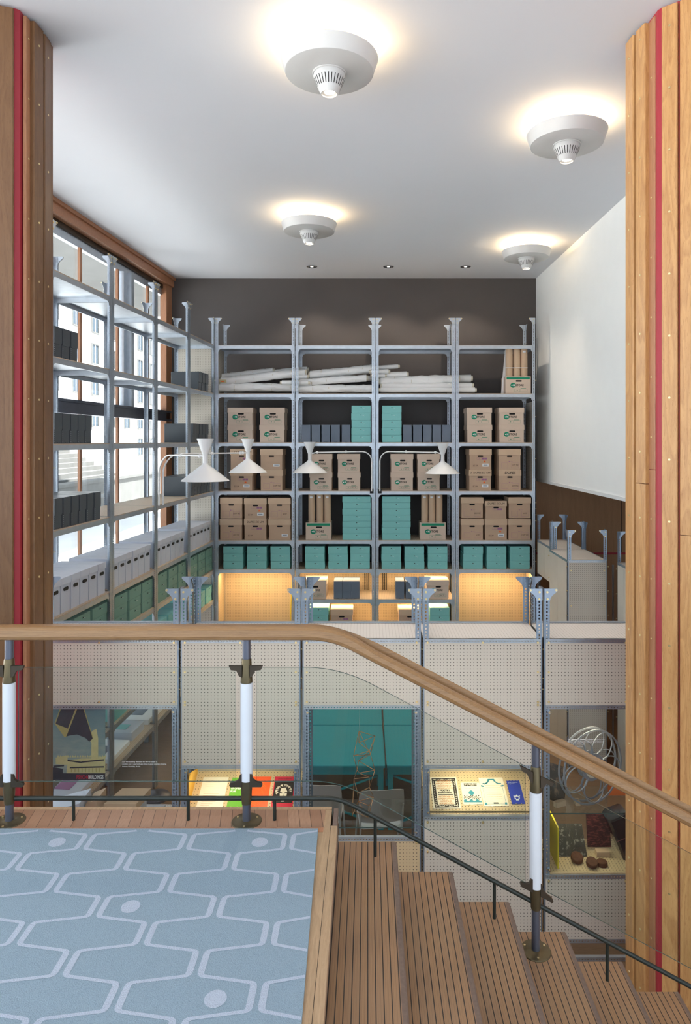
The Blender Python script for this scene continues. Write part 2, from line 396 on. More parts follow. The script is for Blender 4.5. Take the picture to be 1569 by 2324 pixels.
pts.insert(0, (px(106, 5.08), 5.08, CZ)); mb.tube(pts, .006, flat('orange_cable', (.55, .12, .02), .5), 6); tag(obj('power_cable', mb), 'orange cable hanging down the edge of the window-side timber pier', 'cable')
# ---------------------------------------------------------------- landing, carpet, stair
LY = 3.258
mb = MB(); mb.box(-7, -.17, -2, LY, -.3, -.001, woodb); mb.box(-7, -.17, 3.235, LY, -.3, .002, woodb); struct('landing', mb)
parq = wood('parquet', (.30, .155, .085), (.44, .25, .15), (.54, .34, .22), 'Y', 4, .4, 12, 1)
pt = NT('parquet_blocks')
tc = pt.n('ShaderNodeTexCoord'); sp = pt.n('ShaderNodeSeparateXYZ'); pt.l(tc.outputs['Object'], sp.inputs[0])
xx = pt.math('ADD', sp.outputs[0], pt.math('MULTIPLY', sp.outputs[1], .15)); q = pt.math('DIVIDE', xx, .052); fr = pt.math('FRACT', q)
wn = pt.n('ShaderNodeTexWhiteNoise', noise_dimensions='1D'); pt.l(pt.math('FLOOR', q), wn.inputs['W'])
c = pt.mix(wn.outputs[0], (.33, .18, .105), (.50, .31, .20)); gr = pt.noise(pt.coord('Object', (60, 6, 6)), 3, 4); c = pt.mix(gr, c, (.28, .15, .09))
c = pt.mix(pt.math('LESS_THAN', fr, .05), c, (.10, .05, .03)); pt.done(pt.bsdf(c, .35)); parqm = MATS['parquet_blocks']
mb = MB(); mb.box(-7, -.20, 3.085, 3.235, -.003, .001, parqm); mb.box(-7, -.20, 3.05, 3.085, -.003, .0015, woodfx); struct('trim_1', mb)
mb = MB(); mb.poly([(-7, -2), (-.17, -2), (-.142, 3.1), (-.2, 3.1), (-.2, 3.05), (-7, 3.05)], 'z', (-.003, .0005), woodb); 
mb.poly([(-.17, -2), (-.112, -2), (-.138, 3.098), (-.17, 3.1)], 'z', (-.05, .001), woodb)
for xs in (-.168,): mb.box(xs - .0008, xs + .0008, -2, 3.1, .0005, .0014, dark)
struct('trim_2', mb)
# carpet
cm = NT('carpet_blue'); v = cm.coord(); n1 = cm.noise(v, 260, 2, .7); n2 = cm.noise(v, 5, 3)
c = cm.mix(n1, (.20, .28, .345), (.32, .42, .50)); c = cm.mix(cm.math('MULTIPLY', n2, .4), c, (.27, .35, .41)); cm.done(cm.bsdf(c, .95, 0, n1, .9, .1, bd=.004))
cl = NT('carpet_line'); v = cl.coord(); n1 = cl.noise(v, 260, 2, .7); c = cl.mix(n1, (.37, .43, .52), (.50, .56, .66)); cl.done(cl.bsdf(c, .95, 0, n1, .9, .1, bd=.004))
cb, cli = MATS['carpet_blue'], MATS['carpet_line']
mb = MB(); def_edge = lambda y: -.223 + (3.063 - y) * .0246
mb.poly([(-5, -1.5), (def_edge(-1.5), -1.5), (def_edge(3.063), 3.063), (-5, 3.063)], 'z', (.0005, .010), cb)
def ribbon(pts, wdt):
    # round the corners, then lay a flat strip clipped to the carpet
    out = []
    for i in range(1, len(pts) - 1):
        a, b, c_ = (Vector(pts[k]) for k in (i - 1, i, i + 1))
        p = b + (a - b).normalized() * min(.016, (a - b).length * .4); q_ = b + (c_ - b).normalized() * min(.016, (c_ - b).length * .4)
        for t_ in (0, .33, .67, 1): out.append((p * (1 - t_) ** 2 + b * 2 * t_ * (1 - t_) + q_ * t_ * t_))
    L_, R_ = [], []
    for i, p in enumerate(out):
        d = (out[min(i + 1, len(out) - 1)] - out[max(i - 1, 0)]).normalized(); n = Vector((-d.y, d.x))
        ww = wdt * (.5 + .5 * abs(d.y)) / 2
        L_.append(p + n * ww); R_.append(p - n * ww)
    for i in range(len(out) - 1):
        qd = [L_[i], R_[i], R_[i + 1], L_[i + 1]]
        if any(v_.y > 3.055 for v_ in qd): continue
        if all(v_.x > def_edge(v_.y) - .004 for v_ in qd): continue
        mb.face([(min(v_.x, def_edge(v_.y) - .002), v_.y, .0108) for v_ in qd], cli)
for k in range(-10, 6):
    cxk = -1.115 + .22 * k; pts = []; sgn = -1 if k % 2 == 0 else 1; y = 3.152; i = -1
    while y > -1.4:
        x = cxk + (sgn if i % 2 == 0 else -sgn) * .091
        pts += [(x, y), (x, y - .108)]; y -= .1375; i += 1
    ribbon(pts, .0225)
for cx_, cy_ in ((-1.346, 2.956), (-.468, 2.956), (-.886, 2.548), (-.475, 2.127), (-1.36, 2.13), (-1.75, 2.548), (-.9, 1.72)):
    mb.face([(cx_ + .035 * math.cos(a_ * math.pi / 12), cy_ + .035 * math.sin(a_ * math.pi / 12), .0109) for a_ in range(24)], cli)
tag(obj('carpet', mb), 'blue-grey carpet with pale honeycomb lines covering the landing', 'carpet')
# treads
tm = NT('tread_teak'); tc = tm.n('ShaderNodeTexCoord'); sp = tm.n('ShaderNodeSeparateXYZ'); tm.l(tc.outputs['Object'], sp.inputs[0])
fr = tm.math('FRACT', tm.math('DIVIDE', sp.outputs[0], .0277)); wn = tm.n('ShaderNodeTexWhiteNoise', noise_dimensions='1D'); tm.l(tm.math('FLOOR', tm.math('DIVIDE', sp.outputs[0], .0277)), wn.inputs['W'])
g = tm.noise(tm.coord('Object', (90, 3, 3)), 3, 4, .6); c = tm.mix(g, (.20, .092, .038), (.40, .23, .105)); c = tm.mix(tm.math('MULTIPLY', wn.outputs[0], .35), c, (.24, .145, .085))
wear = tm.noise(tm.coord('Object', (3, 1.2, 1)), 2, 3); c = tm.mix(tm.math('MULTIPLY', wear, .35), c, (.40, .29, .20))
fine = tm.math('FRACT', tm.math('DIVIDE', sp.outputs[0], .0092)); c = tm.mix(tm.math('MULTIPLY', tm.math('LESS_THAN', fine, .09), .45), c, (.10, .06, .04))
c = tm.mix(tm.math('LESS_THAN', fr, .13), c, (.022, .017, .015)); tm.done(tm.bsdf(c, .5, 0, g, .15))
teak = MATS['tread_teak']; nose = flat('tread_nosing', (.17, .12, .095), .55, 0, .25, nscale=60)
stair = thing('staircase', None, None, (-.14, LY, 0)); stair['kind'] = 'structure'
for i in range(14):
    x0 = -.14 + .27 * i - (0 if i else 0); x1 = .137 + .27 * i; zt = -.165 - .1432 * i
    mb = MB(); yb, yf = LY, -.5
    mb.box(x0 - x0, x1 - x0 - .022, yf, yb, -.05, 0, teak)
    mb.poly([(x1 - x0 - .022, -.05), (x1 - x0 - .004, -.05), (x1 - x0, -.04), (x1 - x0, -.006), (x1 - x0 - .006, -.0), (x1 - x0 - .022, 0)], 'y', (yf, yb), nose)
    mb.box(x1 - x0 - .045, x1 - x0 - .02, yf, yb - .01, -.145, -.05, nose)
    o = obj('tread', mb, stair); o.location = (x0 + .14, -LY, zt)
mb = MB(); mb.poly([(-.0, -.3), (-.03, -.05), (-.02, 0), (0, 0)], 'y', (-2 - LY, -.01), nose); obj('riser', mb, stair)
# ---------------------------------------------------------------- balustrade
RY = 3.136
bal = thing('stair_railing', 'stair balustrade with teak handrail, glass panels and white sleeved posts', 'railing', (0, RY, 0))
def zpath(z0, xb, sl, xs, R=.16):
    """level at z0 until about xb, then falling with slope sl, rounded"""
    out = []
    for x in xs:
        u = x - xb
        if u < -R: z = z0
        elif u > R: z = z0 - sl * u
        else: z = z0 - sl * (u + R) ** 2 / (4 * R)
        out.append((x, z))
    return out
xs = [-3.4, -2.2, -1.0] + [-.45 + i * .03 for i in range(22)] + [.3 + .15 * i for i in range(14)]
P = zpath(.872, -.155, .52, xs, .11)
sec = [(-.043, -.012), (-.037, -.026), (-.02, -.034), (.02, -.034), (.037, -.026), (.043, -.01), (.042, .016), (.033, .026), (.022, .028), (.025, .028), (.023, .0), (.004, .004), (-.002, .030), (-.010, .030), (-.028, .027), (-.040, .016)]
sec2 = [(-.043, -.014), (-.037, -.028), (-.02, -.036), (.02, -.036), (.037, -.028), (.043, -.01), (.043, .022), (.036, .036), (.030, .038), (.025, .034), (.022, -.002), (.004, -.002), (.000, .014), (-.012, .018), (-.028, .015), (-.040, .004)]
rings = []
for i, (x, z) in enumerate(P):
    a = P[max(0, i - 1)]; b = P[min(len(P) - 1, i + 1)]; dx, dz = b[0] - a[0], b[1] - a[1]; l_ = math.hypot(dx, dz); n = (-dz / l_, dx / l_)
    g = min(1, max(0, (x + .12) / .15))
    rings.append([(x + n[0] * hh, yy, z + n[1] * hh) for yy, hh in [((a_[0] * (1 - g) + b_[0] * g), ((a_[1] if k not in (10, 11) else .028) * (1 - g) + b_[1] * g)) for k, (a_, b_) in enumerate(zip(sec, sec2))]])
mb = MB(); mb.grid(rings, woodr, True, False, True); hr = obj('handrail', mb, bal)
P = zpath(.104, -.13, .536, xs, .06)
mb = MB(); mb.tube([(x, .005, z) for x, z in P], .0105, green_bar, 10); lowbar = obj('lower_bar', mb, bal)
def bar_z(x): 
    return zpath(.104, -.13, .536, [x], .06)[0][1]
for p_, base in ((-.0, 0), (168, 0), (428, 0), (624, 0), (852, 1), (1122, 3), (1378, 5)):
    if p_ <= 0: continue
    x = px(p_, 3.15); zb = 0 if base == 0 else -.165 - .1432 * (base - 1)
    mb = MB(); mb.cyl((0, .01, zb - bar_z(x)), (0, .008, 0), .0078, None, green_bar, 10); obj('bar_support', mb, lowbar, (x, 0, bar_z(x)))
def baluster(x, zb, zs, slope):
    # zs: cone bottom, sleeve bottom, sleeve top, cone top, tube top (absolute heights)
    p = obj('post', (lambda m: (m.cyl((0, 0, 0), (0, 0, zs[4] - zb), .0185, None, gun, 20), m)[1])(MB()), bal, (x, 0, zb))
    m = MB(); m.lathe([(.0, .008), (.022, .008), (.026, .006), (.067, .005), (.070, .002), (.070, 0), (0, 0)], bronze, 40)
    for k in range(3):
        a = k * 2.09 + .5; m.cyl((.052 * math.cos(a), .052 * math.sin(a), .005), (.052 * math.cos(a), .052 * math.sin(a), .009), .005, None, brass, 8)
    obj('base_flange', m, p)
    r = lambda z: z - zb
    m = MB(); m.lathe([(.0185, r(zs[0])), (.0215, r(zs[0])), (.0225, r(zs[0]) + .01), (.0275, r(zs[1]) - .002), (.0185, r(zs[1]) - .002)], bronze, 28); obj('lower_collar', m, p)
    m = MB(); m.lathe([(.0185, r(zs[1])), (.0282, r(zs[1])), (.0285, r((zs[1] + zs[2]) / 2)), (.0282, r(zs[2])), (.0185, r(zs[2]))], white_tube, 32); obj('white_sleeve', m, p)
    m = MB(); m.lathe([(.0185, r(zs[2]) + .002), (.0275, r(zs[2]) + .002), (.0222, r(zs[3]) - .006), (.020, r(zs[3])), (.0185, r(zs[3]))], bronze, 28); obj('upper_collar', m, p)
    for up in (1, 0):
        zc = r(zs[3]) - .04 if up else r(zs[1]) - .002
        for s_ in (-1, 1):
            m = MB(); sh = lambda X, Z: (s_ * X, Z - slope * s_ * X)
            if up: q = [sh(.018, .012), sh(.078, .012), sh(.068, -.008), sh(.044, -.010), sh(.030, -.036), sh(.018, -.042)]
            else: q = [sh(.018, -.022), sh(.070, -.022), sh(.076, -.014), sh(.072, -.004), sh(.048, .002), sh(.034, .012), sh(.026, .034), sh(.018, .04)]
            m.poly(q, 'y', (-.010, .004), dbronze)
            obj('glass_clamp', m, p, (0, -.012, zc))
    return p
baluster(-1.648, 0, (.084, .192, .640, .75, .845), 0)
baluster(-.557, 0, (.084, .192, .640, .75, .845), 0)
baluster(.772, -.5946, (-.40, -.299, .14, .255, .36), .52)
baluster(2.12, -1.167, (-1.0, -.9, -.46, -.345, -.33), .52)
def panel(x0, x1, top, bot, fl):
    xs_ = [x0 + (x1 - x0) * i / 40 for i in range(41)]
    T_ = [(x, top(x)) for x in xs_]; B_ = [(x, bot(x)) for x in xs_]
    m = MB()
    for i in range(40):
        for y in (-.004, .004):
            m.face([(B_[i][0], y, B_[i][1]), (B_[i + 1][0], y, B_[i + 1][1]), (T_[i + 1][0], y, T_[i + 1][1]), (T_[i][0], y, T_[i][1])], gl_rail)
        for Q in (T_, B_): m.face([(Q[i][0], -.004, Q[i][1]), (Q[i + 1][0], -.004, Q[i + 1][1]), (Q[i + 1][0], .004, Q[i + 1][1]), (Q[i][0], .004, Q[i][1])], gl_edge)
    for i in (0, 40): m.face([(T_[i][0], -.004, T_[i][1]), (T_[i][0], .004, T_[i][1]), (B_[i][0], .004, B_[i][1]), (B_[i][0], -.004, B_[i][1])], gl_edge)
    obj('glass_panel', m, bal, (0, -.01, 0))
top = lambda x: zpath(.712, -.125, .535, [x], .16)[0][1]; bot = lambda x: zpath(.19, -.13, .545, [x], .12)[0][1]
panel(-2.7, -1.70, top, bot, 1); panel(-1.600, -.605, top, bot, 1); panel(-.510, .722, top, bot, 0)
panel(.822, 2.07, lambda x: .212 - .535 * (x - .82), lambda x: -.315 - .535 * (x - .82), 0)
# ---------------------------------------------------------------- ceiling lamps
bulb = emit('lamp_glow', (1, .86, .68), 9); up_b = emit('lamp_tube', (1, .85, .62), 3)
def ceil_lamp(x, y, label):
    t = thing('ceiling_lamp', label, 'ceiling light', (x, y, CZ), group='large ceiling lamps')
    m = MB(); m.lathe([(.0, -.225), (.125, -.225), (.316, -.225), (.322, -.222), (.356, -.122), (.354, -.118), (.345, -.122), (.312, -.210), (0, -.21)], lampw, 64); obj('pan', m, t)
    m = MB(); m.lathe([(.0, 0), (.10, 0), (.10, -.10), (.085, -.21), (0, -.21)], lampw, 32); obj('ceiling_stem', m, t)
    m = MB(); m.lathe([(.125, -.226), (.125, -.233), (.118, -.236), (.112, -.226)], lampw, 32)
    obj('collar_ring', m, t)
    m = MB(); m.lathe([(.113, -.225), (.117, -.25), (.112, -.27), (.066, -.372), (.063, -.378), (.056, -.378), (.053, -.35), (.05, -.30)], lampw, 48); sp_ = obj('spot_housing', m, t)
    m = MB()
    for k in range(28):
        a = 2 * math.pi * k / 28; ra, rb = .1125, .0855
        ca, sa = math.cos(a), math.sin(a); tx, ty = -sa * .003, ca * .003
        m.face([(ra * ca + tx, ra * sa + ty, -.272), (ra * ca - tx, ra * sa - ty, -.272), (rb * ca - tx, rb * sa - ty, -.332), (rb * ca + tx, rb * sa + ty, -.332)], dark)
    o = obj('vent_slots', m, sp_); 
    m = MB(); m.lathe([(0, -.362), (.040, -.362)], bulb, 24); m.lathe([(.040, -.362), (.053, -.37)], lampw, 24); obj('bulb', m, sp_)
    lamp('uplight', 'POINT', (x + .2, y + .0, CZ - .15), 4.6, (1, .72, .40), size=.05)
    lamp('uplight', 'POINT', (x - .1, y + .17, CZ - .15), 4.6, (1, .72, .40), size=.05)
    lamp('uplight', 'POINT', (x - .1, y - .17, CZ - .15), 4.6, (1, .72, .40), size=.05)
    lamp('spot', 'SPOT', (x, y, CZ - .38), 70 if x < 2 else 30, (1, .82, .6), size=.04, spot=1.7, blend=1)
ceil_lamp(-.28, 4.97, 'largest white dish ceiling lamp, the one nearest the landing')
ceil_lamp(1.80, 6.17, 'white dish ceiling lamp beside the pale oak pier')
ceil_lamp(-.751, 8.75, 'white dish ceiling lamp above the middle of the archive room')
ceil_lamp(2.33, 10.02, 'smallest white dish ceiling lamp near the white side wall')
for i, p_ in enumerate((708, 882, 1057)):
    x = px(p_, 11.37); t = thing('recessed_downlight', ('small recessed downlight nearest the window side of the dark wall', 'small recessed downlight, middle of the three by the dark wall', 'small recessed downlight nearest the white side wall')[i], 'ceiling light', (x, 11.37, CZ), group='recessed downlights')
    m = MB(); m.lathe([(.055, -.001), (.085, -.001), (.088, -.006), (.08, -.010), (.055, -.006)], chrome, 28); obj('trim_ring', m, t)
    m = MB(); m.lathe([(0, -.003), (.055, -.003)], dgrey, 24); m.lathe([(0, -.006), (.022, -.006)], bulb, 16); obj('reflector', m, t)
    lamp('spot', 'SPOT', (x, 11.37, CZ - .03), 45, (1, .86, .7), size=.03, spot=2.0)
# ---------------------------------------------------------------- steel angle shelving
FD, BW, BX, SD = 11.30, 1.3275, -2.531, .68
SH = [3.333, 2.531, 1.721, .918, .101, -.380, -.876, -1.40]
PTOP = 3.78
LEVEL = ['top shelf', 'second shelf down', 'third shelf down', 'fourth shelf down', 'fifth shelf down', 'sixth shelf down', 'seventh shelf down', 'lowest shelf']
_mc = {}
def cached(k, fn):
    if k not in _mc: _mc[k] = fn()
    return _mc[k]
def bolt_mesh():
    m = MB(); m.cyl((0, -.006, 0), (0, .002, 0), .0095, None, brass, 8); m.cyl((0, -.011, 0), (0, -.006, 0), .005, None, brass, 6); return m.mesh('bolt')
def link_mesh(): 
    m = MB(); m.cyl((-.014, 0, 0), (.016, 0, 0), .0042, None, brass, 6); m.cyl((-.014, 0, 0), (-.009, 0, 0), .0085, None, brass, 8); m.cyl((.012, 0, 0), (.018, 0, 0), .0085, None, brass, 8); return m.mesh('bolt')
BOLT = bolt_mesh(); LINK = link_mesh()
def angle_post(parent, x, y, sx, sy, z0, z1, w, gus=.062, links=(), name='post', gap=.006, pm=None, gm=None):
    """L section: corner at (x,y); flanges run sx along x and sy along y. A flared gusset pair sits on the top."""
    t = .0035; pm = pm or gperf; gm = gm or galv
    def mk():
        m = MB()
        m.box(0, sx * w, 0, sy * t, 0, z1 - z0, pm, True); m.box(0, sx * t, sy * t, sy * w, 0, z1 - z0, pm, True)
        return m.mesh('post')
    p = obj(name, cached(('post', sx, sy, round(z1 - z0, 3), w, pm.name), mk), parent, (x, y, z0))
    def gk():
        m = MB(); T0 = 0; g = gus
        prof = [(.002, -.10), (w, -.10), (w + .004, -.082), (w + g * .28, -.058), (w + g * .78, -.032), (w + g, -.018), (w + g, -.004), (w + g * .9, 0), (.002, 0)]
        m.poly([(sx * a, b) for a, b in prof], 'y', (-sy * .003, -sy * .0065), gm)
        m.poly([(sy * a, b) for a, b in prof], 'x', (-sx * .0, -sx * .0035), gm)
        return m.mesh('corner_plate')
    g = obj('corner_plate', cached(('gus', sx, sy, w, gus, gm.name), gk), p, (0, 0, z1 - z0 + .002))
    for a, b in ((w + gus * .82, -.012), (w * .5, -.028), (w * .55, -.085)):
        bo = obj('bolt', BOLT, g, (sx * a, -sy * .0065, b)); bo.rotation_euler.z = 0 if sy > 0 else math.pi
    for zl in links: obj('bolt', LINK, p, (-sx * gap, sy * .010, zl - z0))
    return p
def shelf_part(parent, x0, x1, y0, y1, z, lip=.062, deck=deckm, haunch=.045):
    def mk():
        W, D = x1 - x0, y1 - y0; m = MB(); t = .003
        m.box(0, W, .004, .004 + t, -lip, 0, galv); m.box(0, W, D - .004 - t, D - .004, -lip, 0, galv)
        m.box(.004, .007, .007, D - .007, -lip, 0, galv); m.box(W - .007, W - .004, .007, D - .007, -lip, 0, galv)
        m.box(.007, W - .007, .007, D - .007, -.012, -.009, galv)
        m.box(0, W, .007, .022, -lip, -lip + .003, galv); m.box(0, W, D - .022, D - .007, -lip, -lip + .003, galv)
        h = haunch; w = .05
        for yy in (.004, D - .007):
            for s_, xo in ((1, 0), (-1, W)):
                m.poly([(xo, -lip), (xo, -lip - h), (xo + s_ * (w + .002), -lip - h), (xo + s_ * (w + h * .3), -lip - h * .3), (xo + s_ * (w + h), -lip)], 'y', (yy, yy + t), galv)
        return m.mesh('shelf')
    s = obj('shelf', cached(('shelf', round(x1 - x0, 3), round(y1 - y0, 3), lip), mk), parent, (x0, y0, z))
    def dk():
        m = MB(); m.box(.004, x1 - x0 - .004, .002, y1 - y0 - .002, -.009, -.0005, deck); return m.mesh('shelf_board')
    obj('shelf_board', cached(('deck', round(x1 - x0, 3), round(y1 - y0, 3), deck.name), dk), s)
    return s
def unit(label, loc, rz, W, D, shelves, group, z_top=PTOP, base=FZ, backs=None, sides=()):
    u = thing('shelving_unit', label, 'shelving unit', loc, rz, group)
    g = .007; r = lambda z: z - base
    lk = [r(z) for z in (3.45, 2.75, 2.15, 1.45, .72, .62, .52, .42, -.05, -.25, -.6, -1.0)]
    for x, sx in ((g, 1), (W - g, -1)):
        for y, sy in ((0, 1), (D, -1)):
            angle_post(u, x, y, sx, sy, 0, z_top - base, .048, .058, lk if y == 0 else lk[::3])
    for z in shelves: shelf_part(u, g + .004, W - g - .004, .002, D - .002, r(z))
    for (z0, z1, mat) in (backs or []):
        m = MB(); m.box(g + .01, W - g - .01, D - .012, D - .006, r(z0), r(z1), mat); obj('back_panel', m, u)
    for (xs_, z0, z1, mat) in sides:
        m = MB(); x = g + .010 if xs_ == 0 else W - g - .010
        m.box(x - .003, x + .003, .05, D - .05, r(z0), r(z1), mat); obj('side_panel', m, u)
    return u
BAY = ['back-wall bay against the corner', 'second back-wall bay from the corner', 'third back-wall bay from the corner', 'back-wall bay by the white wall']
BACKU = []
for i in range(4):
    sh = SH[:6] + (SH[6:] if i in (1, 2) else [])
    bk = [(-2.6, SH[5] - .07, pego)]
    sd = []
    if i == 0: sd = [(0, SH[5], 3.30, pegm), (0, -2.6, SH[5] - .07, pego)]
    if i == 3: sd = [(1, -2.6, SH[5] - .07, pego), (1, SH[4], 2.4, pegm)]
    BACKU.append(unit('galvanised steel shelving, ' + BAY[i], (BX + i * BW, FD, FZ), 0, BW, SD, sh, 'shelving units on the dark back wall', backs=bk, sides=sd))
LBW, LBD = 1.2675, .664
lang = math.atan2(1, .0723); LLEN = LBW / math.sin(lang)
LEFTU = []
LB = ['window-side bay beside the timber pier', 'second window-side bay from the pier', 'third window-side bay from the pier', 'window-side bay at the far corner']
for i in range(4):
    d = FD - LBW * (4 - i); x = BX - .0723 * (FD - d)
    LEFTU.append(unit('galvanised steel shelving, ' + LB[i], (x - .004, d, FZ), lang, LLEN, LBD, SH + [-1.876], 'shelving units along the window', sides=[(1, -2.6, 3.27, pegm)] if i == 3 else ()))
# lamps tucked under the sixth shelf
for i in range(4):
    u = BACKU[i]
    lamp('strip_light', 'AREA', (u.location.x + BW / 2, FD + .25, SH[5] - .075), 11 if i in (0, 3) else 6, (1, .70, .38), size=1.1, size_y=.08)
    if i in (1, 2):
        lamp('strip_light', 'AREA', (u.location.x + BW / 2, FD + .25, SH[6] - .075), 6, (1, .70, .36), size=1.1, size_y=.08)
# ---------------------------------------------------------------- boxes (front towards local -y, base at z=0, centred in x, front face at y=0)
def decal_rect(m, x0, x1, z0, z1, mat, t=.0015): m.box(x0, x1, -t - .0006, -.0006, z0, z1, mat)
def frame_rect(m, x0, x1, z0, z1, mat, w=.002):
    decal_rect(m, x0, x1, z0, z0 + w, mat, .0012); decal_rect(m, x0, x1, z1 - w, z1, mat, .0012); decal_rect(m, x0, x0 + w, z0, z1, mat, .0012); decal_rect(m, x1 - w, x1, z0, z1, mat, .0012)
def slot(m, x, z, w, h, mat, y=-.0022):
    pts = []
    for cx_, a0 in ((x + w / 2 - h / 2, -90), (x - w / 2 + h / 2, 90)):
        for k in range(7):
            a = math.radians(a0 + 30 * k); pts.append((cx_ + h / 2 * math.cos(a), z + h / 2 * math.sin(a)))
    m.poly(pts, 'y', (y, -.0004), mat)
def bevbox(m, x0, x1, y0, y1, z0, z1, mat, b=.004, flare=0):
    """box with chamfered vertical edges"""
    q = [(x0 + b, y0), (x1 - b, y0), (x1, y0 + b), (x1, y1 - b), (x1 - b, y1), (x0 + b, y1), (x0, y1 - b), (x0, y0 + b)]
    cx_, cy_ = (x0 + x1) / 2, (y0 + y1) / 2; k = 1 + flare
    A = [(cx_ + (a - cx_) * k, cy_ + (b_ - cy_) * k, z0) for a, b_ in q]; B = [(a, b_, z1 - b * .6) for a, b_ in q]
    C = [(cx_ + (a - cx_) * (1 - b / (x1 - x0)), cy_ + (b_ - cy_) * (1 - b / (y1 - y0)), z1) for a, b_ in q]
    m.grid([A, B, C], mat, True, False, True)
def carton_parts(kind, W, H, D, var=0, open_=False):
    body = MB(); mat = kraft2 if kind == 'store' else kraft; lid_h = H * .285
    parts = []
    w2 = W / 2 - (0 if open_ else .008)
    if open_:
        t = .005
        for a in ((-w2, w2, 0, t), (-w2, w2, D - t, D)): body.box(a[0], a[1], a[2], a[3], 0, H, mat)
        body.box(-w2, -w2 + t, t, D - t, 0, H, mat); body.box(w2 - t, w2, t, D - t, 0, H, mat); body.box(-w2, w2, 0, D, 0, .005, mat)
    else: bevbox(body, -w2, w2, 0, D - .01, 0, H - .01, mat, .003)
    parts.append(('body', body.mesh('body'), []))
    if not open_:
        l = MB(); bevbox(l, -W / 2, W / 2, -.008, D, H - lid_h, H, kraftl if kind == 'brown' else kraft2, .003, .008)
        sub = []
        lid_t = {1: '3  DUPES EC UM', 2: 'DUPES', 3: 'DUPES EC UM', 4: 'L. DUPES EC UM', 5: 'DUPES EC UM'}.get(var)
        if kind == 'brown' and lid_t:
            q = MB(); q.addmesh(text_mesh(lid_t, .062 if var == 2 else .046, shear=.1), blackp, T_front(0, -.0125, H - lid_h * .5)); sub.append(('handwriting', q.mesh('handwriting'), []))
        parts.append(('lid', l.mesh('lid'), sub))
    zt = H - lid_h if not open_ else H
    s_ = MB(); slot(s_, 0 if kind == 'brown' else .01, zt - (.022 if not open_ else .075), W * .24, .026, dark); parts.append(('hand_hole', s_.mesh('hand_hole'), []))
    p = MB()
    if kind == 'store':
        if open_: decal_rect(p, -W * .46, W * .46, H - .05, H - .012, grn)
        zc = H * .46 if not open_ else H * .48; k = W / .42
        p.poly([(-.085 * k + .045 * k * math.cos(a * math.pi / 14), zc + .04 * k * math.sin(a * math.pi / 14)) for a in range(28)], 'y', (-.002, -.0005), grn)
        p.addmesh(text_mesh('STORE', .047 * k, 'LEFT', bold=.001), blackp, T_front(-.043 * k, -.0022, zc, .95))
        p.addmesh(text_mesh('RE', .037 * k, 'LEFT', bold=.001), wlab, T_front(-.085 * k, -.003, zc, .8))
        p.poly([(-.103 * k + .009 * k * math.cos(a * math.pi / 6), zc + .009 * k * math.sin(a * math.pi / 6)) for a in range(12)], 'y', (-.003, -.002), wlab)
        z0 = H * .10; frame_rect(p, -.06 * k, .03 * k, z0, z0 + .05 * k, grn, .0018); frame_rect(p, .04 * k, .15 * k, z0, z0 + .05 * k, grn, .0018)
        decal_rect(p, .04 * k, .13 * k, z0 + .052 * k, z0 + .059 * k, grn, .001)
        decal_rect(p, -.022 * k, -.008 * k, z0 + .02 * k, z0 + .03 * k, grn, .001)
        if var: p.addmesh(text_mesh('EC ' + str(var), .03, 'LEFT'), blackp, T_front(.05 * k, -.0022, z0 + .025 * k))
    else:
        k = W / .36
        if var in (0, 2, 6, 7): 
            p.poly([(-.02, H * .40), (0, H * .37), (.0, H * .43)], 'y', (-.002, -.0005), pur); decal_rect(p, .01, .05, H * .395, H * .402, pur, .001)
            frame_rect(p, -.13 * k, -.03 * k, .03, .12, pur, .0016); frame_rect(p, .03 * k, .14 * k, .03, .12, pur, .0016)
            p.addmesh(text_mesh({0: 'BOX 902', 2: 'CRYSTAL', 6: '6/109', 7: 'COPY 902'}[var], .032, shear=.2), blackp, T_front(.085 * k, -.0022, .08, .8))
        if var in (1, 3, 4, 5, 8):
            for j in range(4): (frame_rect if j < 2 else decal_rect)(p, (-.06 + .042 * j) * k, (-.022 + .042 * j) * k, H * .50, H * .59, pur)
        if var in (1, 4, 8, 9):
            decal_rect(p, .03 * k, .13 * k, .055, .105 if var != 9 else .095, wlab); decal_rect(p, .045 * k, .115 * k, .075, .085, slate, .002)
            if var != 9: decal_rect(p, .05 * k, .08 * k, .125, .15, orl)
        if var in (1, 5, 8): p.addmesh(text_mesh('EC UM', .034, shear=.15), blackp, T_front(-.08 * k, -.0022, .07, .8))
        if var == 1: pass
    if p.f: parts.append(('printing', p.mesh('printing'), []))
    return parts
def aqua_parts(W, H, D, mat, tagm=wlab):
    b = MB(); bevbox(b, -W / 2 + .002, W / 2 - .002, .002, D, 0, H * .93, mat, .003)
    l = MB(); bevbox(l, -W / 2, W / 2, -.001, D, H * .12, H - .001, mat, .004, .004)
    tg = MB(); slot(tg, 0, H * .74, .042, .026, mat, -.006); slot(tg, 0, H * .74, .020, .010, dark, -.0075)
    st_ = MB(); st_.tube([(0, -.005, H * .74), (.03, -.012, H * .66), (.055, -.006, H * .58)], .0012, wlab, 5)
    return [('base', b.mesh('base'), []), ('lid', l.mesh('lid'), [('pull_tab', tg.mesh('pull_tab'), []), ('string', st_.mesh('string'), [])])]
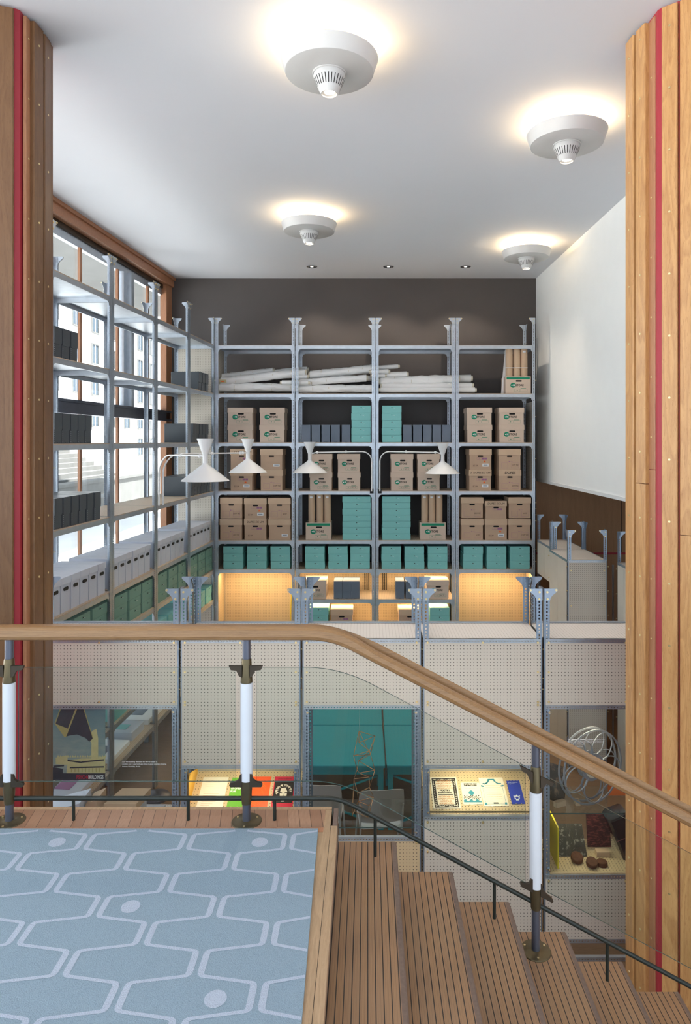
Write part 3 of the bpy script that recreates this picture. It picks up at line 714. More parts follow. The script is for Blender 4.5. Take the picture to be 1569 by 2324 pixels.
def doc_parts(W, H, D, mat):
    b = MB(); bevbox(b, -W / 2, W / 2, 0, D, 0, H, mat, .003)
    f = MB(); hw = W / 2 - .001
    q = [(-hw, H), (-hw, H * .46), (-hw + .008, H * .435), (hw - .03, H * .435), (hw - .012, H * .45), (hw, H * .5), (hw, H)]
    f.poly(q, 'y', (-.008, -.0005), mat); f.box(-hw, hw, -.008, D * .99, H, H + .004, mat)
    e = MB()
    for k in range(13): e.cyl((-hw + .004, -.0072, H * .06 + H * .07 * k), (-hw + .004, -.004, H * .06 + H * .07 * k), .0022, None, wlab if mat is slate else galv, 5)
    l = MB(); l.tube([(-.02, -.003, .012), (-.012, -.012, .004), (.0, -.014, .003), (.012, -.012, .004), (.02, -.003, .012)], .0013, dark, 5)
    return [('body', b.mesh('body'), []), ('flap', f.mesh('flap'), [('rivet', e.mesh('rivet'), [])]), ('cord_loop', l.mesh('cord_loop'), [])]
def lgrey_parts(W, H, D):
    b = MB(); bevbox(b, -W / 2 + .006, W / 2 - .006, .006, D - .004, 0, H - .01, lgrey, .003)
    l = MB(); bevbox(l, -W / 2, W / 2, -.002, D, H * .80, H, lgrey, .003, .006)
    s_ = MB(); slot(s_, 0, H * .66, W * .5, .034, black, .0035); 
    return [('body', b.mesh('body'), []), ('lid', l.mesh('lid'), []), ('hand_hole', s_.mesh('hand_hole'), [])]
def tube_parts(r, H, band=True):
    m = MB(); m.lathe([(0, 0), (r, 0), (r, H), (r - .004, H), (r - .004, H - .05), (0, H - .05)], tubem, 28)
    l = MB(); 
    for a in range(6):
        t0, t1 = (-120 + a * 8) * math.pi / 180, (-120 + a * 8 + 8) * math.pi / 180; R = r + .001
        l.face([(R * math.cos(t0), R * math.sin(t0), H - .06), (R * math.cos(t1), R * math.sin(t1), H - .06), (R * math.cos(t1), R * math.sin(t1), H - .03), (R * math.cos(t0), R * math.sin(t0), H - .03)], wlab)
    return [('tube', m.mesh('tube'), [])] + ([('paper_label', l.mesh('paper_label'), [])] if band else [])
def put(name, parts, label, cat, loc, rz=0, group=None):
    t = thing(name, label, cat, loc, rz, group)
    for nm, me, sub in parts:
        o = obj(nm, me, t)
        for n2, m2, _ in sub: obj(n2, m2, o)
    return t
random.seed(11)
STORE = {v: carton_parts('store', .42, .288, .40, v) for v in (0, 12, 7, 31)}
STORES = {v: carton_parts('store', .378, .305, .40, v) for v in (12, 7, 31)}
BROWN = {v: carton_parts('brown', .375, .345, .42, v) for v in range(10)}
BROWNS = carton_parts('brown', .36, .30, .42, 3)
OPENC = carton_parts('store', .42, .285, .36, 0, True)
AQ = aqua_parts(.325, .1235, .42, aqua); AQ5 = aqua_parts(.322, .1215, .40, aqua); AQW = aqua_parts(.47, .1025, .40, aqua); SG = aqua_parts(.33, .1235, .46, shaded)
DOC = doc_parts(.143, .285, .40, slate); DOCD = doc_parts(.135, .285, .44, dgrey)
LG = lgrey_parts(.178, .335, .50)
Y0 = FD + .035
def bx_(p0, p1): return ((p0 + p1) / 2 - CX) * Y0 / FPX
BN = ['corner bay', 'second bay', 'third bay', 'bay by the white wall']
def stack(kind, parts_list, H, bay, lev, p0, p1, pos, colour, group, cat='box', n=None):
    z = SH[lev]; x = bx_(p0, p1); n = len(parts_list)
    for k, pr in enumerate(parts_list):
        h = H if not isinstance(H, (list, tuple)) else H[k]
        word = {1: [''], 2: ['lower', 'upper'], 3: ['bottom', 'middle', 'top']}.get(n) or [ORD[j] + ' from below' for j in range(n)]
        lab = f'{colour}, {word[k]} of {pos}, {LEVEL[lev]}, {BN[bay]}' if n > 1 else f'{colour}, {pos}, {LEVEL[lev]}, {BN[bay]}'
        put(kind, pr, lab, cat, (x + random.uniform(-.004, .004), Y0 + random.uniform(-.004, .008), z + .0005), random.uniform(-.012, .012), group)
        z += h + .0008
GS, GB, GA, GD = 'printed archive cartons', 'brown archive cartons', 'aqua flat boxes', 'slate document boxes'
# third shelf down
stack('archive_carton', [STORE[0]] * 2, .288, 0, 2, 517, 574, 'pair nearest corner', 'green-logo carton', GS); stack('archive_carton', [STORE[0]] * 2, .288, 0, 2, 590, 646, 'inner pair', 'green-logo carton', GS)
for b, X in ((1, (695, 717.3, 739.8, 761.8, 785.8)), (2, (925, 948, 970.3, 992, 1014))):
    for i, x in enumerate(X):
        put('document_box', DOC, f'slate document box, {ORD[i]} along the row, third shelf down, {BN[b]}', 'box', (bx_(x, x), Y0 + random.uniform(0, .01), SH[2] + .0005), random.uniform(-.02, .02), GD)
stack('flat_box', [AQ5] * 5, .1215, 1, 2, 799, 841, 'aqua stack', 'aqua box', GA); stack('flat_box', [AQ5] * 5, .1215, 2, 2, 869, 911, 'aqua stack', 'aqua box', GA)
stack('archive_carton', [STORE[0]] * 2, .288, 3, 2, 1060, 1117, 'first pair', 'green-logo carton', GS); stack('archive_carton', [STORE[0]] * 2, .288, 3, 2, 1133, 1190, 'pair near end post', 'green-logo carton', GS)
# fourth
stack('archive_carton', [BROWN[8], BROWN[4]], .345, 0, 3, 524, 573, 'first pair', 'brown labelled carton', GB); stack('archive_carton', [BROWN[7], BROWN[9]], .345, 0, 3, 592, 640, 'second pair', 'brown purple-printed carton', GB)
stack('archive_carton', [STORES[12], STORES[7]], .305, 1, 3, 704, 752, 'pair behind lamp', 'green-logo carton', GS); stack('archive_carton', [STORES[31], STORES[12]], .305, 1, 3, 768, 817, 'pair by middle post', 'green-logo carton', GS)
stack('archive_carton', [STORES[7], STORES[31]], .305, 2, 3, 888, 938, 'pair by middle post', 'green-logo carton', GS); stack('archive_carton', [STORES[12], STORES[31]], .305, 2, 3, 949, 998, 'pair behind lamp', 'green-logo carton', GS)
stack('archive_carton', [BROWN[1], BROWN[8]], .345, 3, 3, 1066, 1115, 'first pair', 'brown carton', GB); stack('archive_carton', [BROWN[2], BROWN[7]], .345, 3, 3, 1133, 1182, 'second pair', 'brown carton', GB)
# fifth
stack('archive_carton', [BROWN[0], BROWN[7]], [.355, .36], 0, 4, 500, 549, 'first pair', 'brown carton', GB); stack('archive_carton', [BROWN[5], BROWN[8]], .345, 0, 4, 555, 605, 'middle pair', 'brown carton', GB); stack('archive_carton', [BROWN[9], BROWN[6]], .35, 0, 4, 611, 659, 'last pair', 'brown carton', GB)
for b, p0, p1, t3, dd in ((1, 695, 751, (708, 726.5, 744), 0), (2, 957, 1009, (964, 980.5, 997), 0)):
    z = SH[4]; put('open_carton', OPENC, f'open green-banded carton holding cardboard tubes, fifth shelf down, {BN[b]}', 'box', (bx_(p0, p1), Y0, z + .0005), 0, 'open cartons of tubes')
    for i, x in enumerate(t3):
        put('postal_tube', tube_parts(.057, .745), f'cardboard tube, {ORD[i]} of three in open carton, fifth shelf down, {BN[b]}', 'tube', ((x - CX) * (Y0 + .09) / FPX, Y0 + .09, z + .006), 0, 'cardboard tubes')
stack('flat_box', [AQW] * 7, .1025, 1, 4, 779, 841, 'seven-high stack', 'aqua box', GA); stack('flat_box', [AQW] * 7, .1025, 2, 4, 869, 931, 'seven-high stack', 'aqua box', GA)
stack('archive_carton', [BROWN[6], BROWN[0]], .36, 3, 4, 1048, 1096, 'first pair', 'brown carton', GB); stack('archive_carton', [BROWN[8], BROWNS], [.345, .30], 3, 4, 1104, 1148, 'middle pair', 'brown carton', GB); stack('archive_carton', [BROWN[7], BROWN[6]], .36, 3, 4, 1156, 1204, 'last pair', 'brown carton', GB)
# sixth
for b, prs in enumerate((((507, 551), (560, 606), (614, 659)), ((693, 737), (746, 789), (797, 839)), ((867, 910), (920, 962), (973, 1015)), ((1053, 1096), (1106, 1149), (1159, 1202)))):
    for i, (p0, p1) in enumerate(prs): stack('flat_box', [AQ] * 3, .1235, b, 5, p0, p1, ORD[i] + ' stack', 'teal box', GA)
# seventh and lowest, two middle bays
stack('archive_carton', [STORES[12]], .305, 1, 6, 690, 740, 'warmly lit under strip light', 'green-logo carton', GS); stack('archive_carton', [STORES[7]], .305, 2, 6, 970, 1018, 'warmly lit under strip light', 'green-logo carton', GS)
for b, X in ((1, (767.5, 787.5, 807)), (2, (908, 931))):
    for i, x in enumerate(X): put('document_box', DOC, f'slate document box, {ORD[i]} along the row, seventh shelf down, {BN[b]}', 'box', (bx_(x, x), Y0, SH[6] + .0005), random.uniform(-.02, .02), GD)
stack('flat_box', [AQ] * 3, .1235, 1, 7, 700, 747, 'three-high stack', 'aqua box', GA); stack('archive_carton', [BROWN[8]], .345, 1, 7, 752, 799, 'beside the aqua stack', 'brown carton', GB)
stack('archive_carton', [BROWN[8]], .345, 2, 7, 907, 955, 'beside the aqua stack', 'brown carton', GB); stack('flat_box', [AQ] * 3, .1235, 2, 7, 975, 1022, 'three-high stack', 'aqua box', GA)
# second shelf down: tubes in an open carton, bay 4
put('open_carton', OPENC, 'open green-banded carton of strapped tubes on the second shelf down', 'box', (bx_(1149, 1204), Y0, SH[1] + .0005), 0, 'open cartons of tubes')
for i, x in enumerate((1156, 1173, 1189.5)):
    put('postal_tube', tube_parts(.059, .74, i == 2), f'cardboard tube, {ORD[i]} of three strapped together on the second shelf down', 'tube', ((x - CX) * (Y0 + .09) / FPX, Y0 + .09, SH[1] + .006), 0, 'cardboard tubes')
mb = MB(); a0, a1 = (1148 - CX) * (Y0 + .03) / FPX, (1198 - CX) * (Y0 + .03) / FPX; mb.box(a0, a1, Y0 + .027, Y0 + .03, pz(834.5, Y0) - .006, pz(834.5, Y0) + .006, wlab); tag(obj('strap', mb), 'white strap around the three cardboard tubes on the second shelf down', 'strap')
mb = MB(); q = Y0 + .16; mb.poly([(px(1138, q), SH[1] + .01), (px(1150, q), SH[1] + .01), (px(1150, q), SH[1] + .75), (px(1147, q), SH[1] + .75)], 'y', (q, q + .02), plastic); tag(obj('paper_roll', mb), 'thin white rolled sheet standing beside the strapped tubes', 'paper')
# white wrapped rolls on the second shelf down
def roll(p0, y0_, p1, y1_, rp, dep, bump, label, ends=True, flat_=1.0):
    d = FD + dep; a = Vector((px(p0, d), d, pz(y0_, d))); b = Vector((px(p1, d), d, pz(y1_, d))); r = rp * d / FPX
    t = thing('wrapped_roll', label, 'roll', a, 0, 'white wrapped rolls'); ax = (b - a); n = 46 if bump else 8
    m = MB(); rings = []; u = Vector((0, 1, 0)); v_ = Vector((0, 0, 1)); ties = [.18 + .22 * k for k in range(4)]
    ph = [random.uniform(0, 6.28) for _ in range(8)]
    for i in range(n + 1):
        f = i / n; c_ = ax * f; pinch = 1 - (sum(.13 * math.exp(-((f - q) / .008) ** 2) for q in ties) if bump else 0)
        ring = []
        for k in range(26):
            an = 2 * math.pi * k / 26
            w_ = 1 + 1.7 * bump * (.5 * math.sin(3 * an + ph[0] + 9 * f) + .35 * math.sin(5 * an + ph[1] - 23 * f) + .3 * math.sin(9 * an + ph[2] + 47 * f) + .3 * math.sin(41 * f + ph[3] + an))
            rr = r * pinch * w_
            z_ = rr * math.sin(an) * flat_
            ring.append(tuple(c_ + u * rr * math.cos(an) + v_ * max(z_, -r * .97)))
        rings.append(ring)
    m.grid(rings, plastic, True, True, True); o = obj('wrapping', m, t)
    if bump:
        for q in ties:
            tm_ = MB(); tm_.lathe([(r * .90, -.003), (r * .97, 0), (r * .90, .003)], twine, 20); k_ = obj('twine', tm_, t, ax * q, (0, math.pi / 2, 0))
    e = MB(); axn = ax.normalized(); e.cyl(ax, ax + axn * .03, r * .72, None, paperc, 20); e.cyl(-axn * .03, (0, 0, 0), r * .72, None, paperc, 20); obj('paper_end', e, t)
for a in ((499, 879.5, 690, 879.5, 9.2, .22, .07, 'bottom roll in the corner bay, loosely wrapped'), (502, 866, 693, 845, 9.5, .22, .06, 'long sloping roll on the pile in the corner bay'),
          (499, 856, 620, 842, 7.5, .42, .03, 'plain roll behind the sloping one in the corner bay'), (560, 853, 698, 839, 7.5, .46, .05, 'topmost sloping roll crossing towards the second bay'),
          (640, 868.5, 700, 868.5, 5.2, .05, .0, 'short roll end poking past the first double post'), (668, 855.5, 697, 855, 6, .22, 0, 'roll with open paper end beside the first double post'),
          (704, 851, 846, 837, 9.5, .28, .05, 'wrapped roll on top of the pile in the second bay'), (681, 868, 832, 858, 8.0, .12, .06, 'middle roll with frayed wrapping in the second bay'),
          (681, 883, 846, 882, 9.2, .14, .07, 'bottom roll tied with twine in the second bay'), (740, 860, 880, 858, 5.5, .32, 0, 'plain roll at the back of the second bay pile'),
          (820, 838, 904, 831.5, 5.2, .30, 0, 'topmost thin roll reaching into the third bay'), (842, 844, 882, 843, 5.6, .16, 0, 'short stub roll by the middle post'),
          (845, 852, 924, 849.5, 6.6, .22, 0, 'roll with yellow label under the topmost thin one'), (845, 853, 874, 852.5, 4.6, .10, 0, 'tiny roll stub beside the middle post'),
          (864, 865, 1040, 861, 10.2, .2, .07, 'crumpled wrapped roll on the pile in the third bay'), (960, 862, 1069, 859, 9.0, .36, 0, 'roll end sticking out past the last double post, uppermost'),
          (867, 875.5, 1072, 874.5, 5.8, .14, 0, 'slim roll between two others in the third bay'), (864, 885.2, 1078, 885.2, 6.2, .14, 0, 'lowest slim roll in the third bay')):
    lab = a[7]; roll(a[0], a[1], a[2], a[3], a[4], a[5] + .05, a[6], 'white ' + lab)
m = MB(); m.box(0, .11, 0, .002, 0, .05, twine); m.box(.02, .07, -.001, 0, .012, .03, orl); o = tag(obj('parcel_label', m, None, (px(499, FD + .06), FD + .06, pz(868, FD))), 'yellow and red parcel label at the end of the sloping roll', 'label')
# ---------------------------------------------------------------- boxes along the window
def lfront(d): return (-3.348 + .0723 * d)
def lput(name, parts, bay, d, z, label, group, off=.03, cat='box'):
    u = LEFTU[bay]; rz = lang + math.pi / 2 * 0
    # front faces local -y of the unit: same orientation as the unit itself
    s_ = (d - u.location.y) / math.sin(lang)
    x, y, _ = local(u, s_, off + random.uniform(0, .006), 0)
    put(name, parts, label, cat, (x, y, z + .0005), lang + random.uniform(-.015, .015), group)
for lev, bay, d0, n, pit in ((1, 0, 6.345, 3, .152), (2, 0, 6.345, 5, .150), (3, 0, 6.345, 6, .158), (1, 3, 10.56, 3, .165), (2, 3, 10.27, 5, .158), (3, 3, 10.22, 6, .155)):
    for i in range(n):
        lput('document_box', DOCD, bay, d0 + pit * (i + .5), SH[lev], f'charcoal document box, {ORD[i]} in the row, {LEVEL[lev]}, {LB[bay]}'.replace('window-side bay beside the timber pier', 'bay beside window-side pier'), 'charcoal document boxes')
for bay, d0, n, pit in ((0, 6.30, 6, .186), (1, 7.56, 6, .186), (2, 8.85, 6, .178), (3, 10.1, 6, .178)):
    for i in range(n): lput('lidded_box', LG, bay, d0 + pit * (i + .5), SH[4], f'pale grey lidded box, {ORD[i]} in the row, {LB[bay]}', 'pale grey lidded boxes')
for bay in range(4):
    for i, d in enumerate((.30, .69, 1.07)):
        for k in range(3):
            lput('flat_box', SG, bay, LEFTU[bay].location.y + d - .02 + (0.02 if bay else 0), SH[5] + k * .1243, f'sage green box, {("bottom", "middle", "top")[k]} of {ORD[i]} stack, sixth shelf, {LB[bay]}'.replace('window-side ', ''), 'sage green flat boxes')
for bay in (1, 2, 3):
    for i, d in enumerate((.30, .69, 1.07)):
        for k in range(2):
            lput('flat_box', AQ, bay, LEFTU[bay].location.y + d, SH[7 if bay == 1 else 6] + k * .1243, f'pale green box, {("lower", "upper")[k]} of {ORD[i]} stack, {"lowest" if bay == 1 else "seventh"} shelf, {LB[bay]}'.replace('window-side ', ''), 'pale green flat boxes')
for i, d in enumerate((.3, .69, 1.07)): lput('flat_box', AQ, 2, LEFTU[2].location.y + d, SH[7], f'green box, {ORD[i]} on the lowest shelf, {LB[2]}', 'pale green flat boxes')
# display bench items along the window
for i, (bay, d, W_, H_, D_, mt, lab) in enumerate(((1, 7.9, .5, .05, .42, wlab, 'open white book on the window bench behind the poster'), (1, 8.4, .36, .10, .4, lgrey, 'pale flat case on the window bench'), (2, 9.0, .6, .06, .45, wlab, 'white portfolio with blue panel on the window bench'), (2, 9.75, .5, .12, .45, whitep, 'white tray with pale blue print on the window bench'), (0, 7.1, .5, .05, .42, lgrey, 'pale folder on the window bench near the pier'))):
    b = MB(); bevbox(b, -W_ / 2, W_ / 2, 0, D_, 0, H_, mt, .006); q = MB(); q.box(-W_ * .25, W_ * .15, D_ * .3, D_ * .7, H_, H_ + .002, (slate, aqua, slate, aqua, pur)[i])
    lput('book', [('cover', b.mesh('cover'), []), ('printed_panel', q.mesh('printed_panel'), [])], bay, d, -1.876, lab, None, .08, 'book')
# ---------------------------------------------------------------- wall lamps on long arms
def cone_lamp(c, label, arm_path, joints):
    t = thing('wall_lamp', label, 'lamp', c, 0, 'white double-cone wall lamps')
    m = MB(); m.lathe([(.0, -.26), (.278, -.262), (.280, -.258), (.165, -.165), (.035, -.068), (.030, -.05)], whitep, 56); obj('lower_shade', m, t)
    m = MB(); m.lathe([(.030, -.055), (.030, .045), (.033, .05), (.098, .235), (.094, .235), (.03, .06), (0, .055)], whitep, 40); obj('upper_shade', m, t)
    m = MB(); m.lathe([(.0, .228), (.085, .228)], emit('lamp_inner', (.9, .5, .38), .6) if 'lamp_inner' not in MATS else MATS['lamp_inner'], 24); obj('lamp_opening', m, t)
    m = MB(); m.tube(arm_path, .0105, whitep, 10); a = obj('arm', m, t)
    for j in joints:
        m = MB(); m.lathe([(.0, -.024), (.017, -.017), (.024, 0), (.017, .017), (0, .024)], whitep, 16, j); obj('ball_joint', m, a)
def arc(p0, r, dirv):
    """vertical pipe rising to p0 then bending towards dirv"""
    return [(p0[0] + dirv[0] * r * (1 - math.cos(a)), p0[1] + dirv[1] * r * (1 - math.cos(a)), p0[2] - r + r * math.sin(a)) for a in [math.pi / 2 * k / 8 for k in range(9)]]
for nm, sc_, po, mn in (('white wall lamp over the second bay of the dark-wall shelving', (px(703.5, 11.05), 11.05, pz(1036, 11.05)), px(844, 11.22), -1), ('white wall lamp over the third bay of the dark-wall shelving', (px(1005, 11.05), 11.05, pz(1038, 11.05)), px(862.5, 11.22), 1)):
    tz = pz(1025, 11.2); top_ = Vector((po, 11.22, tz)); dv = (Vector((sc_[0], sc_[1], tz)) - top_); L_ = dv.length; dv.normalize()
    path = [Vector((po, 11.22, .92))] + [Vector(p) for p in arc(top_, .16, dv)] + [Vector((sc_[0] - mn * .10, sc_[1], tz - .01)), Vector((sc_[0] - mn * .03, sc_[1], tz - .03))]
    c = Vector(sc_); j1 = top_ + dv * (L_ * .42); j2 = Vector((sc_[0] - mn * .12, sc_[1], tz - .01))
    cone_lamp(sc_, nm, [p - c for p in path], [tuple(j1 - c), tuple(j2 - c)])
    m = MB(); m.box(po - .03, po + .03, 11.235, 11.29, .88, .95, black); tag(obj('pipe_bracket', m), 'black pipe bracket for the ' + nm[6:], 'bracket')
for nm, sc_, po, joints in (('larger white wall lamp on a bent pipe by the window shelving', (px(466, 8.03), 8.03, pz(1041, 8.03)), (px(361, 8.72), 8.72), (.5,)), ('white wall lamp reaching from the window shelving to the corner bay', (px(563, 10.1), 10.1, pz(1032, 10.1)), (px(367, 8.74), 8.80), (.55, .9))):
    tz = pz(1031 if joints == (.5,) else 1030, 8.7); tz = sc_[2] + .03
    top_ = Vector((po[0], po[1], tz)); dv = Vector((sc_[0], sc_[1], tz)) - top_; L_ = dv.length; dv.normalize()
    path = [Vector((po[0], po[1], SH[3]))] + [Vector(p) for p in arc(top_, .26, dv)] + [top_ + dv * (L_ - .03)]
    c = Vector(sc_); cone_lamp(sc_, nm, [p - c for p in path], [tuple(top_ + dv * (L_ * q) - c) for q in joints] + [tuple(top_ + dv * (L_ - .11) - c)])
# ---------------------------------------------------------------- display cases of punched angle and hardboard
CY0, CD, CT, CP = 5.62, .49, .117, .53
def hbeam(parent, x0, x1, y, z, name='rail', h=.032):
    def mk():
        m = MB(); m.box(0, x1 - x0, 0, .003, -h, 0, gslot, True); m.box(0, x1 - x0, .003, .033, -.003, 0, galv); return m.mesh(name)
    return obj(name, cached(('hb', round(x1 - x0, 3), h), mk), parent, (x0, y, z))
def studs(parent, pts):
    for x, z in pts: obj('bolt', BOLT, parent, (x, -.007, z))
def case(label, x0, x1, y0, panels, rails, extra=None, depth=CD, top=True, sides=(), rear=None, group='display cases', rz=0):
    u = thing('display_case', label, 'display case', (x0, y0, FZ), rz, group); W = x1 - x0; r = lambda z: z - FZ; g = .009
    for x, sx in ((g, 1), (W - g, -1)):
        for y, sy in ((0, 1), (depth, -1)):
            angle_post(u, x, y, sx, sy, 0, CP - FZ, .046, .062, [r(.03 - .33 * k) for k in range(8)] + [r(-.21)] if y == 0 else [], gap=.009, pm=gperfd, gm=steelb)
    for z0, z1, mat in panels:
        m = MB(); m.box(.02, W - .02, -.006, -.0005, r(z0), r(z1), mat); p = obj('front_panel', m, u)
        zs = [z1 - .028, z0 + .028] + ([(z0 + z1) / 2] if z1 - z0 > .4 else []) + ([z1 - .27, z1 - .54] if z1 - z0 > .8 else [])
        xs_ = [.045, W - .045]
        for z in zs:
            for x in xs_ + ([W / 2] if z in (zs[0], zs[1]) else []): obj('bolt', BOLT, p, (x, -.007, r(z)))
    for z in rails:
        hbeam(u, .02, W - .02, -.009, r(z))
    if top:
        m = MB(); m.box(.012, W - .012, .004, depth - .004, r(CT) - .006, r(CT), pegw); obj('top_board', m, u); hbeam(u, .02, W - .02, depth - .004, r(CT) + .010, 'top_rail')
    for s_, z0, z1, mat in sides:
        m = MB(); x = g - .004 if s_ == 0 else W - g + .004; m.box(x - .003, x + .003, .02, depth - .02, r(z0), r(z1), mat); obj('side_panel', m, u)
    for z0, z1, mat in (rear or []):
        m = MB(); m.box(.02, W - .02, depth - .012, depth - .006, r(z0), r(z1), mat); obj('rear_panel', m, u)
    return u
def pane(u, x0, x1, z0, z1, y=.012):
    m = MB(); m.box(x0, x1, y, y + .006, z0 - FZ, z1 - FZ, gl_case); o = obj('glass_front', m, u)
    for xx in (x0 + .022, x1 - .022):
        for zz in (z0 + .03, z1 - .03):
            k = MB(); k.cyl((xx, -.012, zz - FZ), (xx, y, zz - FZ), .013, None, chrome, 14); k.cyl((xx, -.016, zz - FZ), (xx, -.012, zz - FZ), .006, None, brass, 8); obj('standoff', k, o)
    return o
def strap(u, x, z0, z1):
    m = MB(); m.box(x - .017, x + .017, -.0125, -.009, z0 - FZ, z1 - FZ, gperfd, True); obj('edge_strap', m, u)
XA, XB, XC, XD, XE, XF = -2.87, -1.549, -.546, .447, 1.445, 2.80
A_ = case('display case nearest the window-side pier, with a poster behind its glass', XA, XB, CY0, [(-.427, CT, pegm)], [CT, -.427], rear=[(-.427, CT, pegm)])
B_ = case('display case with a lit niche of red, orange and green programmes', XB, XC, CY0, [(-.917, CT, pegm), (-2.35, -1.35, pegm)], [CT, -.917, -1.345, -2.35], rear=[(-2.35, CT, pegm)])
C_ = case('display case with the hanging copper wire figure behind glass', XC, XD, CY0, [(-.427, CT, pegm), (-2.35, -1.53, pego)], [CT, -.427, -1.512, -2.35], rear=[(-.427, CT, pegm)])
D_ = case('display case with a lit niche of four printed leaflets', XD, XE, CY0, [(-.917, CT, pegm), (-2.35, -1.36, pegm)], [CT, -.917, -1.34, -2.35], rear=[(-2.35, CT, pegm)])
E_ = case('display case with the large film reel, at the lower end of the stair', XE, XF, CY0, [(-.427, CT, pegm), (-2.35, -1.845, pegm)], [CT, -.427, -1.822, -2.35, -2.50], rear=[(-.427, CT, pegm)])
r = lambda z: z - FZ
pane(A_, .03, XB - XA - .03, -1.75, -.45); pane(B_, .03, .973, -1.335, -.945); pane(C_, .03, .963, -1.50, -.455); pane(D_, .03, .968, -1.335, -.945); pane(E_, .03, XF - XE - .03, -1.81, -.455)
for u, W, z0, z1 in ((A_, XB - XA, -1.75, -.45), (B_, XC - XB, -1.335, -.945), (C_, XD - XC, -1.505, -.455), (D_, XE - XD, -1.335, -.945)):
    strap(u, W - .045, z0, z1)
    if u is not A_: strap(u, .045, z0, z1)
# decks and glass shelves
def deck(u, W, z, mat, name='inner_shelf'):
    m = MB(); m.box(.02, W - .02, .004, CD - .01, r(z) - .008, r(z), mat); return obj(name, m, u)
deck(A_, XB - XA, -1.50, pegw); deck(E_, XF - XE, -1.812, pego)
m = MB(); m.box(.02, XF - XE - .02, .02, CD - .02, r(-1.336), r(-1.328), gl_case); m.box(.02, XF - XE - .02, .018, .021, r(-1.336), r(-1.328), gl_edge); obj('glass_shelf', m, E_)
m = MB(); m.box(.02, XD - XC - .02, .02, CD - .02, r(-1.452), r(-1.446), gl_case); m.box(.02, XD - XC - .02, .018, .021, r(-1.452), r(-1.446), gl_edge); obj('glass_shelf', m, C_)
# tilted boards in the niches
def niche(u, W, ox):
    a = Vector((0, .05, r(-1.325))); b = Vector((0, .40, r(-1.165))); dv = (b - a); L_ = dv.length; ang = math.atan2(dv.z, dv.y)
    m = MB(); m.box(.025, W - .025, 0, L_, -.006, 0, pego); o = obj('tilted_board', m, u, a, (ang, 0, 0))
    m = MB(); m.box(.02, W - .02, .004, CD - .01, r(-1.343) - .004, r(-1.343), pego); obj('inner_shelf', m, u)
    return (Vector((ox, CY0 + .05, -1.325)), ang, L_)
NB = niche(B_, XC - XB, XB); ND = niche(D_, XE - XD, XD)
def leaflet(nb, x0, x1, s0, s1, label, base, draw, skew=0, cat='leaflet', name='leaflet'):
    o, ang, L_ = nb; w, h = x1 - x0, s1 - s0
    c = o + Vector(((x0 + x1) / 2 - o.x, math.cos(ang) * s0, math.sin(ang) * s0 + .001))
    t = thing(name, label, cat, c); t.rotation_euler = (ang, 0, skew)
    m = MB(); m.box(-w / 2, w / 2, 0, h, .001, .003, base); obj('sheet', m, t)
    q = MB(); draw(q, w, h); obj('printing', q, t)
    for s_ in (-.2, .2):
        k = MB(); k.cyl((s_ * w, -.004, 0), (s_ * w, -.004, .012), .004, None, brass, 8); obj('peg', k, t)
    return t
Z = .0036
def R(q, x0, x1, y0, y1, mat, z=Z): q.box(x0, x1, y0, y1, .003, z, mat)
def TX(q, s, size, x, y, mat, align='CENTER', sx=1, z=Z, bold=0): q.addmesh(text_mesh(s, size, align, bold=bold), mat, Matrix.Translation((x, y, z + .0002)) @ Matrix.Diagonal((sx, 1, 1, 1)))
def PG(q, pts, mat, z=Z): q.poly(pts, 'z', (.003, z), mat)
cream = flat('leaflet_cream', (.78, .72, .60), .7, 0, .02); ltan = flat('print_tan', (.50, .22, .08), .7); lteal = flat('print_teal', (.03, .25, .33), .7, 0, .1); lblue = flat('leaflet_blue', (.03, .06, .42), .5, 0, .02)
lgreen = flat('leaflet_green', (.14, .42, .04), .5, 0, .02); lorange = flat('leaflet_orange', (.86, .10, .015), .5, 0, .02); lred = flat('leaflet_red', (.62, .015, .05), .5, 0, .02); lor2 = flat('print_ochre', (.80, .22, .03), .6)
def d_poetry(q, w, h):
    B = .028
    for x0, x1, y0, y1 in ((-w / 2 + .012, w / 2 - .012, h - .012 - B, h - .012), (-w / 2 + .012, w / 2 - .012, .012, .012 + B), (-w / 2 + .012, -w / 2 + .012 + B, .012, h - .012), (w / 2 - .012 - B, w / 2 - .012, .012, h - .012)): R(q, x0, x1, y0, y1, blackp)
    for i in range(60):
        a = i / 60; p_ = (a * 4) % 1; sd = int(a * 4); c_ = [(-w / 2 + .026 + p_ * (w - .052), h - .026), (w / 2 - .026, h - .026 - p_ * (h - .052)), (w / 2 - .026 - p_ * (w - .052), .026), (-w / 2 + .026, .026 + p_ * (h - .052))][sd]
        PG(q, [(c_[0] + .007 * math.cos(k * 1.57 + i), c_[1] + .007 * math.sin(k * 1.57 + i)) for k in range(3)], cream, Z + .0003)
    for i, s in enumerate(('ABCDEFGHIJKLM', 'NOPQRSTUVWXYZ', 'ABCDEFGHIJKLM', 'NOPQRSTUVWXYZ')): TX(q, s, .022, 0, h * .86 - i * h * .075, ltan, sx=.72, bold=.0006)
    TX(q, 'POETRY', .024, 0, h * .565, blackp, sx=1.0, bold=.0012); TX(q, 'INTERNATIONAL', .0175, 0, h * .49, blackp, sx=.85, bold=.0012); R(q, -w * .28, w * .28, h * .42, h * .445, blackp)
    for i, s in enumerate(('ABCDEFGHIJKLM', 'NOPQRSTUVWXYZ', 'ABCDEFGHIJK', 'NOPQRSTUVWX')): TX(q, s, .022, 0, h * .37 - i * h * .07, ltan, sx=.72, bold=.0006)
